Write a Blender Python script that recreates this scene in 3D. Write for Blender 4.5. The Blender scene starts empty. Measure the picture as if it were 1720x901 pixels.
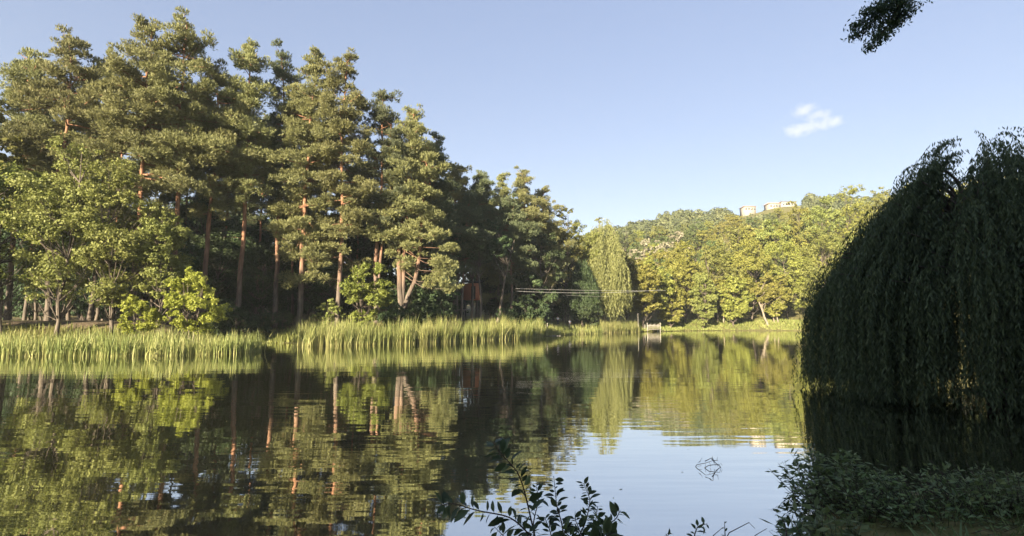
import bpy, math, random
import numpy as np
from math import radians as R, sin, cos, pi
from mathutils import Vector

# ------------------------------------------------------------ camera, sky, sun, exposure
S = bpy.context.scene
COL = S.collection
F, CX, CY, PITCH, EYE = 920.0, 860.0, 450.5, R(5.43), 2.5
cam = bpy.data.cameras.new('camera'); cam_o = bpy.data.objects.new('camera', cam); COL.objects.link(cam_o)
cam.sensor_width = 36; cam.lens = F / 1720 * 36; cam.clip_start = 0.05; cam.clip_end = 9000
cam_o.location = (0, 0, EYE); cam_o.rotation_euler = (R(90) + PITCH, 0, 0)
S.camera = cam_o
SUN_EL, SUN_AZ = R(17), R(209)          # azimuth measured clockwise from +Y: behind the camera, to the left
W = bpy.data.worlds.new('World'); S.world = W; W.use_nodes = True
nt = W.node_tree; nt.nodes.clear()
sky = nt.nodes.new('ShaderNodeTexSky'); sky.sky_type = 'NISHITA'; sky.sun_disc = False
sky.sun_elevation = SUN_EL; sky.sun_rotation = SUN_AZ
sky.air_density = 1.0; sky.dust_density = 0.3; sky.ozone_density = 2.2; sky.altitude = 100
hs = nt.nodes.new('ShaderNodeHueSaturation'); hs.inputs['Saturation'].default_value = 1.12; hs.inputs['Hue'].default_value = 0.523
bg = nt.nodes.new('ShaderNodeBackground'); bg.inputs['Strength'].default_value = 0.086
wo = nt.nodes.new('ShaderNodeOutputWorld')
nt.links.new(sky.outputs[0], hs.inputs['Color']); gm_ = nt.nodes.new('ShaderNodeGamma'); gm_.inputs['Gamma'].default_value = 0.5
nt.links.new(hs.outputs[0], gm_.inputs['Color']); nt.links.new(gm_.outputs[0], bg.inputs['Color']); nt.links.new(bg.outputs[0], wo.inputs['Surface'])
sl = bpy.data.lights.new('sun', 'SUN'); sl.energy = 5.0; sl.angle = R(0.6); sl.color = (1.0, 0.86, 0.62)
so = bpy.data.objects.new('sun', sl); COL.objects.link(so)
sd = Vector((sin(SUN_AZ) * cos(SUN_EL), cos(SUN_AZ) * cos(SUN_EL), sin(SUN_EL)))
so.rotation_euler = (-sd).to_track_quat('-Z', 'Y').to_euler(); so.location = (-40, -60, 60)
vs = S.view_settings; vs.view_transform = 'Standard'; vs.look = 'None'; vs.gamma = 1; vs.use_curve_mapping = False
vs.exposure = 2.3
S.cycles.max_bounces = 5; S.cycles.diffuse_bounces = 2; S.cycles.glossy_bounces = 2
S.cycles.transmission_bounces = 3; S.cycles.volume_bounces = 4; S.cycles.transparent_max_bounces = 4
S.cycles.use_denoising = True; S.cycles.caustics_reflective = False; S.cycles.caustics_refractive = False

# ------------------------------------------------------------ helpers
def at(px, py, Y):
    """world point at distance Y that lies on the ray of a photo pixel"""
    yc = CY - py
    d = np.array([px - CX, F * cos(PITCH) - yc * sin(PITCH), F * sin(PITCH) + yc * cos(PITCH)])
    k = Y / d[1]
    return np.array([d[0] * k, Y, EYE + d[2] * k])
def xat(px, Y): return (px - CX) / F * Y * 0.9955

def tag(o, label=None, cat=None, group=None, kind=None):
    if label: o['label'] = label
    if cat: o['category'] = cat
    if group: o['group'] = group
    if kind: o['kind'] = kind
    return o
def empty(name, loc, rz=0.0, sc=1.0):
    o = bpy.data.objects.new(name, None); COL.objects.link(o); o.empty_display_size = 0.3
    o.location = loc; o.rotation_euler = (0, 0, rz); o.scale = (sc, sc, sc); return o
def copy_tree(o, parent=None):
    c = o.copy(); COL.objects.link(c); c.parent = parent
    for ch in KIDS.get(o.name, []):
        copy_tree(ch, c)
    return c
KIDS = {}
class MB:
    def __init__(s): s.v = []; s.f4 = []; s.f3 = []; s.t4 = []; s.t3 = []; s.n = 0
    def quads(s, v, q, tint=0.5):
        v = np.asarray(v, float); q = np.asarray(q, int).reshape(-1, 4)
        s.v.append(v); s.f4.append(q + s.n); s.n += len(v)
        s.t4.append(np.broadcast_to(np.asarray(tint, float), (len(q),)).copy())
    def tris(s, v, q, tint=0.5):
        v = np.asarray(v, float); q = np.asarray(q, int).reshape(-1, 3)
        s.v.append(v); s.f3.append(q + s.n); s.n += len(v)
        s.t3.append(np.broadcast_to(np.asarray(tint, float), (len(q),)).copy())
    def box(s, x0, x1, y0, y1, z0, z1, tint=0.5):
        v = [(x, y, z) for z in (z0, z1) for y in (y0, y1) for x in (x0, x1)]
        s.quads(v, [(0, 2, 3, 1), (4, 5, 7, 6), (0, 1, 5, 4), (2, 6, 7, 3), (0, 4, 6, 2), (1, 3, 7, 5)], tint)
    def tube(s, pts, rad, k=6, tint=0.5, cap=True):
        pts = np.asarray(pts, float); n = len(pts); rad = np.broadcast_to(np.asarray(rad, float), (n,))
        tg = np.gradient(pts, axis=0); tg /= np.linalg.norm(tg, axis=1)[:, None] + 1e-9
        ref = np.array([0.31, 0.95, 0.05]) if abs(tg[0][2]) > 0.6 else np.array([0.1, 0.1, 1.0])
        a = np.cross(tg, ref); a /= np.linalg.norm(a, axis=1)[:, None] + 1e-9; b = np.cross(tg, a)
        ph = np.arange(k) * 2 * pi / k
        v = pts[:, None, :] + rad[:, None, None] * (a[:, None, :] * np.cos(ph)[None, :, None] + b[:, None, :] * np.sin(ph)[None, :, None])
        v = v.reshape(-1, 3)
        i = np.arange(n - 1)[:, None] * k; j = np.arange(k)[None, :]; jn = (j + 1) % k
        q = np.stack([i + j, i + jn, i + k + jn, i + k + j], -1).reshape(-1, 4)
        s.quads(v, q, tint)
        if cap and k > 3:
            s.tris(np.vstack([v[-k:], pts[-1]]), [(j_, (j_ + 1) % k, k) for j_ in range(k)], tint)
    def leaves(s, C, T, N, L, Wd, tint):
        """rhombic leaves: centre C, long axis T, normal N, length L, width Wd"""
        B = np.cross(N, T); B /= np.linalg.norm(B, axis=1)[:, None] + 1e-9
        L = np.broadcast_to(L, (len(C),))[:, None]; Wd = np.broadcast_to(Wd, (len(C),))[:, None]
        v = np.stack([C - T * L / 2, C + B * Wd / 2, C + T * L / 2, C - B * Wd / 2], 1).reshape(-1, 3)
        s.quads(v, np.arange(len(C) * 4).reshape(-1, 4), tint)
    def build(s, name, mat, parent=None, smooth=False):
        me = bpy.data.meshes.new(name)
        v = np.vstack(s.v).astype(np.float32)
        f4 = np.vstack(s.f4) if s.f4 else np.zeros((0, 4), int); f3 = np.vstack(s.f3) if s.f3 else np.zeros((0, 3), int)
        me.vertices.add(len(v)); me.vertices.foreach_set('co', v.ravel())
        loops = np.concatenate([f4.ravel(), f3.ravel()]).astype(np.int32)
        me.loops.add(len(loops)); me.loops.foreach_set('vertex_index', loops)
        np_ = len(f4) + len(f3); me.polygons.add(np_)
        st = np.concatenate([np.arange(len(f4)) * 4, len(f4) * 4 + np.arange(len(f3)) * 3]).astype(np.int32)
        me.polygons.foreach_set('loop_start', st)
        at_ = me.attributes.new('tint', 'FLOAT', 'FACE')
        at_.data.foreach_set('value', np.concatenate([*s.t4, *s.t3]).astype(np.float32))
        if smooth: me.polygons.foreach_set('use_smooth', np.ones(np_, bool))
        me.materials.append(mat); me.update(calc_edges=True)
        o = bpy.data.objects.new(name, me); COL.objects.link(o)
        if parent is not None:
            o.parent = parent; KIDS.setdefault(parent.name, []).append(o)
        return o

def unit(v): return v / (np.linalg.norm(v, axis=-1, keepdims=True) + 1e-9)
def rdir(rng, n): return unit(rng.normal(size=(n, 3)))

# ------------------------------------------------------------ materials
def nodes(name):
    m = bpy.data.materials.new(name); m.use_nodes = True; t = m.node_tree; t.nodes.clear()
    return m, t, t.nodes.new('ShaderNodeOutputMaterial')
def ramp(t, stops):
    r = t.nodes.new('ShaderNodeValToRGB'); e = r.color_ramp.elements
    while len(e) < len(stops): e.new(0.5)
    for k, (p, c) in enumerate(stops): e[k].position = p; e[k].color = (*c, 1)
    return r
def leaf_mat(name, dark, mid, light, trans=0.3, rough=0.55, spec=0.25, hue=0.03):
    m, t, out = nodes(name); L = t.links.new
    a = t.nodes.new('ShaderNodeAttribute'); a.attribute_name = 'tint'
    oi = t.nodes.new('ShaderNodeObjectInfo')
    rp = ramp(t, [(0.0, dark), (0.5, mid), (1.0, light)])
    L(a.outputs['Fac'], rp.inputs[0])
    mr = t.nodes.new('ShaderNodeMapRange'); mr.inputs['To Min'].default_value = 0.5 - hue; mr.inputs['To Max'].default_value = 0.5 + hue
    L(oi.outputs['Random'], mr.inputs['Value'])
    mv = t.nodes.new('ShaderNodeMapRange'); mv.inputs['To Min'].default_value = 0.85; mv.inputs['To Max'].default_value = 1.15
    L(oi.outputs['Random'], mv.inputs['Value'])
    h = t.nodes.new('ShaderNodeHueSaturation'); L(rp.outputs[0], h.inputs['Color']); L(mr.outputs[0], h.inputs['Hue']); L(mv.outputs[0], h.inputs['Value'])
    p = t.nodes.new('ShaderNodeBsdfPrincipled'); L(h.outputs[0], p.inputs['Base Color'])
    p.inputs['Roughness'].default_value = rough; p.inputs['Specular IOR Level'].default_value = spec
    tr = t.nodes.new('ShaderNodeBsdfTranslucent'); L(h.outputs[0], tr.inputs['Color'])
    mx = t.nodes.new('ShaderNodeMixShader'); mx.inputs[0].default_value = trans
    L(p.outputs[0], mx.inputs[1]); L(tr.outputs[0], mx.inputs[2]); L(mx.outputs[0], out.inputs['Surface'])
    return m
def noise_mat(name, stops, scale=3.0, rough=0.9, spec=0.2, bump=0.0, stretch=(1, 1, 1), detail=6):
    m, t, out = nodes(name); L = t.links.new
    tc = t.nodes.new('ShaderNodeTexCoord'); mp = t.nodes.new('ShaderNodeMapping'); mp.inputs['Scale'].default_value = stretch
    n = t.nodes.new('ShaderNodeTexNoise'); n.inputs['Scale'].default_value = scale; n.inputs['Detail'].default_value = detail
    L(tc.outputs['Object'], mp.inputs[0]); L(mp.outputs[0], n.inputs['Vector'])
    rp = ramp(t, stops); L(n.outputs['Fac'], rp.inputs[0])
    p = t.nodes.new('ShaderNodeBsdfPrincipled'); L(rp.outputs[0], p.inputs['Base Color'])
    p.inputs['Roughness'].default_value = rough; p.inputs['Specular IOR Level'].default_value = spec
    if bump:
        b = t.nodes.new('ShaderNodeBump'); b.inputs['Distance'].default_value = bump; L(n.outputs['Fac'], b.inputs['Height']); L(b.outputs[0], p.inputs['Normal'])
    L(p.outputs[0], out.inputs['Surface']); return m
def pine_bark():
    m, t, out = nodes('pine_bark'); L = t.links.new
    tc = t.nodes.new('ShaderNodeTexCoord'); sx = t.nodes.new('ShaderNodeSeparateXYZ'); L(tc.outputs['Object'], sx.inputs[0])
    mp = t.nodes.new('ShaderNodeMapping'); mp.inputs['Scale'].default_value = (3, 3, .6)
    n = t.nodes.new('ShaderNodeTexNoise'); n.inputs['Scale'].default_value = 1.6; n.inputs['Detail'].default_value = 8
    L(tc.outputs['Object'], mp.inputs[0]); L(mp.outputs[0], n.inputs['Vector'])
    mr = t.nodes.new('ShaderNodeMapRange'); mr.inputs['From Min'].default_value = 4.0; mr.inputs['From Max'].default_value = 12.0
    L(sx.outputs['Z'], mr.inputs['Value'])
    lo = ramp(t, [(0.3, (.045, .035, .028)), (0.7, (.145, .115, .09))]); hi = ramp(t, [(0.3, (.13, .062, .032)), (0.7, (.32, .165, .095))])
    L(n.outputs['Fac'], lo.inputs[0]); L(n.outputs['Fac'], hi.inputs[0])
    mx = t.nodes.new('ShaderNodeMix'); mx.data_type = 'RGBA'; L(mr.outputs[0], mx.inputs[0]); L(lo.outputs[0], mx.inputs[6]); L(hi.outputs[0], mx.inputs[7])
    p = t.nodes.new('ShaderNodeBsdfPrincipled'); p.inputs['Roughness'].default_value = .9; L(mx.outputs[2], p.inputs['Base Color'])
    b = t.nodes.new('ShaderNodeBump'); b.inputs['Distance'].default_value = .05; L(n.outputs['Fac'], b.inputs['Height']); L(b.outputs[0], p.inputs['Normal'])
    L(p.outputs[0], out.inputs['Surface']); return m
M = {}
M['pine_bark'] = pine_bark()
M['bark'] = noise_mat('bark', [(.3, (.05, .04, .032)), (.7, (.17, .14, .115))], 2.2, bump=.03, stretch=(3, 3, .5))
M['pale_bark'] = noise_mat('pale_bark', [(.3, (.13, .105, .08)), (.7, (.29, .245, .19))], 2.2, bump=.02, stretch=(3, 3, .6))
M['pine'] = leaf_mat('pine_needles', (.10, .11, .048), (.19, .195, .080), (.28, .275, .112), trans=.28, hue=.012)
M['pine_dark'] = leaf_mat('shade_toned_pine_needles', (.060, .078, .045), (.110, .128, .066), (.175, .19, .092), trans=.25, hue=.012)  # darker, bluer copy of the pine needles: shade put into the colour
M['under'] = leaf_mat('shade_dark_leaves', (.026, .042, .020), (.052, .078, .033), (.090, .125, .050), trans=.3, hue=.02)  # leaf colour darkened to carry the shade within and below the wood
M['decid'] = leaf_mat('summer_leaves', (.115, .128, .028), (.215, .215, .048), (.31, .30, .082), trans=.32, hue=.018)
M['decid_green'] = leaf_mat('green_leaves', (.098, .112, .030), (.178, .190, .052), (.26, .265, .084), trans=.32, hue=.02)
M['mid_green'] = leaf_mat('dense_green_leaves', (.050, .070, .026), (.100, .125, .044), (.160, .185, .066), trans=.28, hue=.02)
M['bright'] = leaf_mat('young_bright_leaves', (.14, .165, .022), (.25, .275, .045), (.36, .37, .08), trans=.35, hue=.008)
M['oak'] = leaf_mat('oak_leaves', (.09, .12, .022), (.165, .195, .04), (.25, .275, .065), trans=.3, hue=.01)
M['silver'] = leaf_mat('dusty_leaves', (.17, .16, .10), (.28, .26, .18), (.42, .38, .28), trans=.25, hue=.01)
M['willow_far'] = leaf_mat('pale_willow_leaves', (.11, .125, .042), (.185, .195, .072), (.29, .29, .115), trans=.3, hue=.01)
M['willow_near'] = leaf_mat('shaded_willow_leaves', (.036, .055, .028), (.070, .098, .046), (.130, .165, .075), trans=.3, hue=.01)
M['reed'] = leaf_mat('reed_blades', (.105, .130, .036), (.195, .215, .066), (.36, .34, .14), trans=.3, hue=.01)
M['grass'] = leaf_mat('grass_blades', (.085, .105, .025), (.16, .18, .045), (.27, .27, .09), trans=.3, hue=.01)
M['far'] = leaf_mat('hill_wood_leaves', (.050, .062, .030), (.082, .094, .042), (.135, .138, .060), trans=.15, hue=.0)
M['shrub'] = leaf_mat('shrub_leaves', (.045, .075, .040), (.075, .120, .058), (.125, .185, .082), trans=.35, rough=.4, spec=.4, hue=.01)
M['weed'] = leaf_mat('weed_leaves', (.065, .100, .036), (.120, .172, .060), (.21, .26, .11), trans=.3, hue=.01)
M['twig'] = noise_mat('twig_bark', [(.3, (.03, .022, .02)), (.7, (.09, .065, .055))], 20)
M['wood_grey'] = noise_mat('weathered_wood', [(.3, (.13, .115, .10)), (.7, (.28, .25, .22))], 4, bump=.01, stretch=(1, 1, 6))
M['wood_pale'] = noise_mat('pale_wood', [(.3, (.24, .22, .19)), (.7, (.42, .39, .34))], 6)
M['wood_red'] = noise_mat('red_brown_boards', [(.3, (.30, .105, .06)), (.7, (.44, .17, .095))], 5, stretch=(6, 6, 1))
M['dark'] = noise_mat('dark_boards', [(.3, (.02, .018, .016)), (.7, (.05, .045, .04))], 5)
M['cable'] = noise_mat('cable_sheath', [(.3, (.5, .48, .42)), (.7, (.68, .66, .60))], 2, rough=.5)
M['wall'] = noise_mat('cream_plaster', [(.3, (.22, .195, .165)), (.7, (.29, .26, .22))], .3)
M['roof'] = noise_mat('grey_pink_roof', [(.3, (.26, .20, .19)), (.7, (.38, .30, .28))], .6)
M['pane'] = noise_mat('window_glass', [(.3, (.05, .06, .07)), (.7, (.10, .11, .12))], 1, rough=.15, spec=.6)
M['skin'] = noise_mat('skin', [(.3, (.45, .28, .2)), (.7, (.55, .35, .26))], 3)
M['white_cloth'] = noise_mat('white_cloth', [(.3, (.72, .72, .72)), (.7, (.82, .82, .82))], 6)
M['denim'] = noise_mat('dark_cloth', [(.3, (.03, .035, .05)), (.7, (.06, .065, .09))], 6)
M['hair'] = noise_mat('brown_hair', [(.3, (.03, .02, .012)), (.7, (.06, .04, .025))], 20)

# ------------------------------------------------------------ ground, lake, hill
LAKE = np.array([(-90, 32), (-60, 41), (-42, 44.5), (-25, 45), (-21.5, 47.5), (-27, 55), (-29.5, 61), (-24, 60), (-19, 56.5), (-14, 60), (-9, 64), (-3, 71.5),
                 (5, 82), (7, 90), (10, 96), (17, 104), (26, 115), (40, 127.5), (60, 131), (82, 118), (74, 82), (46, 46), (30, 28), (20.5, 21.5), (16.2, 20.4), (15.0, 18.2), (17.6, 15.8), (16, 12.6),
                 (12, 10.0), (7.8, 8.8), (5.2, 8.3), (3.5, 7.2), (2.7, 5.3), (1.6, 4.3), (-2, 3.7), (-8, 2.6), (-22, -2), (-90, -8)], float)
def lake_dist(x, y):
    """signed distance to the shoreline: positive on land"""
    p = np.stack([x, y], -1); d = np.full(x.shape, 1e9); inside = np.zeros(x.shape, bool)
    n = len(LAKE)
    for i in range(n):
        a, b = LAKE[i], LAKE[(i + 1) % n]; ab = b - a
        t = np.clip(((p - a) @ ab) / (ab @ ab), 0, 1)
        q = p - (a + t[..., None] * ab); d = np.minimum(d, np.hypot(q[..., 0], q[..., 1]))
        c = ((a[1] > y) != (b[1] > y)); xi = a[0] + (y - a[1]) * ab[0] / (ab[1] + 1e-12)
        inside ^= c & (x < xi)
    return np.where(inside, -d, d)
def sst(t): t = np.clip(t, 0, 1); return t * t * (3 - 2 * t)
def ground_z(x, y):
    x = np.asarray(x, float); y = np.asarray(y, float); d = lake_dist(x, y)
    nearf = 1 - sst((y - 14) / 16)
    far_h = .10 + 2.2 * sst((d - .3) / 9); near_h = (.9 - .55 * sst((x - .8) / 3)) * sst(d / 1.9) + .2 * sst((d - 4) / 8)
    land = far_h * (1 - nearf) + near_h * nearf
    wig = .10 * np.sin(x * .7 + 1.3 * np.sin(y * .31)) * np.sin(y * .53 + x * .17) + .25 * np.sin(x * .09) * np.sin(y * .11 + 1)
    land = land + np.where(x / np.maximum(y, 1) < .05, np.clip((y - 95) * .055, 0, 9), 0) * sst((.05 - x / np.maximum(y, 1)) / .12) * sst((y - 90) / 20) * sst((d - 6) / 12)
    land = land + wig * sst((d - .5) / 4) * .6
    a = x / np.maximum(y, 1)
    k = .10 + .14 * sst((a - .02) / .16) + .045 * sst((a - .2) / .13) + .05 * sst((a - .36) / .16)
    k = np.where(a < -.05, .06, k)
    rise = np.clip(y - 142, 0, 1e9)
    hill = np.minimum(k * rise, 45 + 17 * sst((a - .05) / .15) + 10 * sst((a - .2) / .13) + 8 * sst((a - .36) / .16)) * (1 - .0 * a)
    hill = np.where(y > 430, hill * (1 - sst((y - 430) / 500)), hill)
    hill = hill * sst((a + .12) / .14)
    side = .35 * np.clip(x - 78 - np.clip(130 - y, 0, 200) * .1, 0, 120) * sst((y - 60) / 80)
    land = land + np.maximum(hill, np.minimum(side, 40) * (1 - sst((y - 430) / 500)))
    under = np.maximum(-.15 + d * .35, -1.6)
    return np.where(d > 0, land, under)
def gz(x, y): return float(ground_z(np.array([x]), np.array([y]))[0])
def axis(lo, hi, n, c, s):
    t = np.linspace(math.asinh((lo - c) / s), math.asinh((hi - c) / s), n); return c + s * np.sinh(t)
gx = axis(-1000, 1000, 290, 0, 14); gy = axis(-400, 1400, 300, 6, 14)
GX, GY = np.meshgrid(gx, gy); GZ = ground_z(GX, GY)
gm = MB(); nx, ny = len(gx), len(gy)
i = np.arange(ny - 1)[:, None] * nx; j = np.arange(nx - 1)[None, :]
gm.quads(np.stack([GX, GY, GZ], -1).reshape(-1, 3), np.stack([i + j, i + j + 1, i + nx + j + 1, i + nx + j], -1).reshape(-1, 4))
def ground_mat():
    m, t, out = nodes('ground_soil_and_grass'); L = t.links.new
    tc = t.nodes.new('ShaderNodeTexCoord')
    n1 = t.nodes.new('ShaderNodeTexNoise'); n1.inputs['Scale'].default_value = .25; n1.inputs['Detail'].default_value = 8
    n2 = t.nodes.new('ShaderNodeTexNoise'); n2.inputs['Scale'].default_value = 4; n2.inputs['Detail'].default_value = 10
    L(tc.outputs['Object'], n1.inputs['Vector']); L(tc.outputs['Object'], n2.inputs['Vector'])
    g = ramp(t, [(.3, (.07, .075, .028)), (.5, (.13, .125, .045)), (.7, (.21, .185, .085))]); L(n2.outputs['Fac'], g.inputs[0])
    s = ramp(t, [(.3, (.06, .045, .03)), (.7, (.16, .125, .085))]); L(n2.outputs['Fac'], s.inputs[0])
    k = ramp(t, [(.42, (0, 0, 0)), (.60, (1, 1, 1))]); L(n1.outputs['Fac'], k.inputs[0])
    # soil under the left grove (x < -2, y > 50) and grass elsewhere
    sx = t.nodes.new('ShaderNodeSeparateXYZ'); L(tc.outputs['Object'], sx.inputs[0])
    mr = t.nodes.new('ShaderNodeMapRange'); mr.inputs['From Min'].default_value = -5; mr.inputs['From Max'].default_value = 15; L(sx.outputs['X'], mr.inputs['Value'])
    mm = t.nodes.new('ShaderNodeMath'); mm.operation = 'SUBTRACT'; mm.use_clamp = True; mm.inputs[0].default_value = 1.25; L(mr.outputs[0], mm.inputs[1])
    mu = t.nodes.new('ShaderNodeMath'); mu.operation = 'MULTIPLY'; mu.use_clamp = True; L(k.outputs[0], mu.inputs[0]); L(mm.outputs[0], mu.inputs[1])
    mx = t.nodes.new('ShaderNodeMix'); mx.data_type = 'RGBA'; L(mu.outputs[0], mx.inputs[0]); L(g.outputs[0], mx.inputs[6]); L(s.outputs[0], mx.inputs[7])
    p = t.nodes.new('ShaderNodeBsdfPrincipled'); p.inputs['Roughness'].default_value = .95; p.inputs['Specular IOR Level'].default_value = .1
    L(mx.outputs[2], p.inputs['Base Color'])
    b = t.nodes.new('ShaderNodeBump'); b.inputs['Distance'].default_value = .12; L(n2.outputs['Fac'], b.inputs['Height']); L(b.outputs[0], p.inputs['Normal'])
    L(p.outputs[0], out.inputs['Surface']); return m
tag(gm.build('ground', ground_mat(), smooth=True), kind='structure')

def water_mat():
    m, t, out = nodes('lake_water'); L = t.links.new
    tc = t.nodes.new('ShaderNodeTexCoord')
    def nz(sc, st, det):
        mp = t.nodes.new('ShaderNodeMapping'); mp.inputs['Scale'].default_value = st; L(tc.outputs['Object'], mp.inputs[0])
        n = t.nodes.new('ShaderNodeTexNoise'); n.inputs['Scale'].default_value = sc; n.inputs['Detail'].default_value = det; n.inputs['Roughness'].default_value = .45
        L(mp.outputs[0], n.inputs['Vector']); return n.outputs['Fac']
    a = nz(1.0, (.5, 2.6, 1), 2); b = nz(1.0, (.16, .75, 1), 2); calm = nz(1.0, (.035, .09, 1), 2)
    cr = t.nodes.new('ShaderNodeMapRange'); cr.inputs['From Min'].default_value = .38; cr.inputs['From Max'].default_value = .62
    cr.inputs['To Min'].default_value = .35; cr.inputs['To Max'].default_value = 1.2; L(calm, cr.inputs['Value'])
    def mul(x, k):
        n = t.nodes.new('ShaderNodeMath'); n.operation = 'MULTIPLY'; L(x, n.inputs[0])
        if isinstance(k, float): n.inputs[1].default_value = k
        else: L(k, n.inputs[1])
        return n.outputs[0]
    ad = t.nodes.new('ShaderNodeMath'); ad.operation = 'ADD'; L(mul(mul(a, .0046), cr.outputs[0]), ad.inputs[0]); L(mul(b, .0088), ad.inputs[1])
    bp = t.nodes.new('ShaderNodeBump'); bp.inputs['Distance'].default_value = 1.0; bp.inputs['Strength'].default_value = 1.0; L(ad.outputs[0], bp.inputs['Height'])
    gl = t.nodes.new('ShaderNodeBsdfGlossy'); gl.inputs['Roughness'].default_value = .02; gl.inputs['Color'].default_value = (.93, .93, .90, 1); L(bp.outputs[0], gl.inputs['Normal'])
    df = t.nodes.new('ShaderNodeBsdfDiffuse'); df.inputs['Color'].default_value = (.030, .030, .014, 1)
    lw = t.nodes.new('ShaderNodeLayerWeight'); lw.inputs['Blend'].default_value = .5; L(bp.outputs[0], lw.inputs['Normal'])
    mr = t.nodes.new('ShaderNodeMapRange'); mr.inputs['From Min'].default_value = .6; mr.inputs['From Max'].default_value = 1.0
    mr.inputs['To Min'].default_value = .70; mr.inputs['To Max'].default_value = .97; L(lw.outputs['Facing'], mr.inputs['Value'])
    mx = t.nodes.new('ShaderNodeMixShader'); L(mr.outputs[0], mx.inputs[0]); L(df.outputs[0], mx.inputs[1]); L(gl.outputs[0], mx.inputs[2])
    L(mx.outputs[0], out.inputs['Surface']); return m
wm = MB(); wm.quads([(-96, -14, 0), (92, -14, 0), (92, 138, 0), (-96, 138, 0)], [(0, 1, 2, 3)])
tag(wm.build('water', water_mat()), kind='structure')

# ------------------------------------------------------------ tree builders
def pine(name, loc, label, seed, H, stems=None, base=.42, rmax=3.2, npad=40, mat='pine', group=None, tr=.26, dens=1.0, low=None):
    npad = int(npad * 1.45); rmax *= 1.12; base = max(.2, base - .05)
    """Scots pine: bare orange stems, crown of rounded needle pads"""
    rng = np.random.default_rng(seed)
    root = empty(name, loc); tag(root, label, 'pine tree', group)
    tb, cb = MB(), MB()
    if stems is None: stems = [([(0, 0, 0), (rng.normal() * .3, rng.normal() * .3, H * .35), (rng.normal() * .5, rng.normal() * .5, H * .7), (rng.normal() * .4, rng.normal() * .4, H)], 1.0)]
    paths = []
    for pts, th in stems:
        pts = np.array(pts, float); zz = np.linspace(0, 1, 14)
        u = (pts[:, 2] - pts[0, 2]) / (pts[-1, 2] - pts[0, 2])
        pp = np.stack([np.interp(zz, u, pts[:, k]) for k in range(3)], 1)
        pp[1:-1, :2] = (pp[:-2, :2] + 2 * pp[1:-1, :2] + pp[2:, :2]) / 4
        pp[1:, :2] += rng.normal(size=(13, 2)) * .05
        rr = tr * th * (1 - .82 * zz ** 1.1); rr[0] *= 1.25; pp[0, 2] -= .6
        tb.tube(pp, rr, 8); paths.append((pp, th))
    def puff(c, pr, ptint, up):
        nt_ = int(40 * dens * (pr / .5) ** 1.5) + 6
        d = rdir(rng, nt_); d[:, 2] = d[:, 2] * .7 + .2; d = unit(d)
        P = c + d * pr * rng.uniform(.35, 1.0, (nt_, 1)) * np.array([1.2, 1.2, .78])
        for q in range(3):
            T = unit(d * .8 + rdir(rng, nt_) * .55 + np.array([0, 0, up + .1]))
            N = unit(np.cross(T, rdir(rng, nt_)) + [0, 0, .15]); Ln = rng.uniform(.24, .46, nt_)
            cb.leaves(P + T * Ln[:, None] * .4, T, N, Ln, Ln * .19, np.clip(.5 + ptint + rng.normal(size=nt_) * .16, 0, 1))
    def bough(c0, az, reach, lift, s, ptint):
        dv = np.array([cos(az), sin(az), 0]); sv = np.array([-sin(az), cos(az), 0])
        t = np.linspace(0, 1, 5)
        Pb = c0 + dv * reach * t[:, None] + np.array([0, 0, 1.]) * (lift * t ** 1.5 * reach)[:, None] + sv * rng.normal() * .1
        tb.tube(Pb, np.linspace(.05 + .012 * reach, .015, 5), 4, cap=False)
        nb = max(2, int(2.4 * reach * dens + 2 * s))
        for w in range(nb):
            u_ = rng.uniform(.30, 1.06) ** .8; lat = rng.normal() * .30 * reach * (u_ * .9 + .15) * .8
            c = c0 + dv * reach * u_ + sv * lat + np.array([0, 0, lift * u_ ** 1.5 * reach + rng.normal() * .26 + .1])
            puff(c, s * rng.uniform(.75, 1.25), ptint, .25 + 1.2 * max(0, lift))
    z0, nw = H * base, int(npad / 3.7)
    for k in range(nw):
        u = k / (nw - 1.0); z = z0 + (H * .985 - z0) * u ** .78 + rng.normal() * .22
        prof = (1 - u ** 2.5) * (.70 + .30 * min(1, u / .2)) * (.94 + .22 * math.sin(k * 1.7 + seed)) + .15; prof = max(prof, .27)
        for b in range(5 if u < .93 else 4):
            pp, th = paths[(k + b) % len(paths)]
            if z > pp[-1, 2]: pp, th = paths[0]
            zt = min(z + rng.normal() * .75, pp[-1, 2] - .1)
            if rng.random() < .14: continue
            c0 = np.array([np.interp(zt, pp[:, 2], pp[:, q]) for q in range(3)])
            az = b * 1.2566 + k * 2.1 + rng.normal() * .6
            reach = rmax * prof * rng.uniform(.5, 1.2) * (.8 if th < 1 else 1)
            bough(c0, az, reach, (-.12 + .75 * u ** 2) + rng.normal() * .2, (.34 + .24 * prof) * rng.uniform(.85, 1.2), rng.uniform(-.13, .13))
    for pp, th in paths:
        for q in range(8): puff(pp[-1] - [rng.normal() * .10 * q, rng.normal() * .10 * q, q * .34 - .35], .13 + .05 * q, .1, 1.4)
    for q in (low or []):
        c = np.array(q[:3], float); pp = paths[0][0]
        c0 = np.array([np.interp(max(c[2] + 2.2, .5), pp[:, 2], pp[:, w]) for w in range(3)])
        dd = c - c0; reach = np.hypot(dd[0], dd[1]) + .1; az = math.atan2(dd[1], dd[0])
        tb.tube([c0, c0 + dd * [.5, .5, .9], c], [.06, .045, .02], 4, cap=False)
        pt = rng.uniform(-.05, .15)
        for w in range(int(11 * q[3])):
            puff(c + rng.normal(size=3) * [.75, .55, .42] * q[3], .42 * q[3] * rng.uniform(.8, 1.3), pt, .3)
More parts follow.
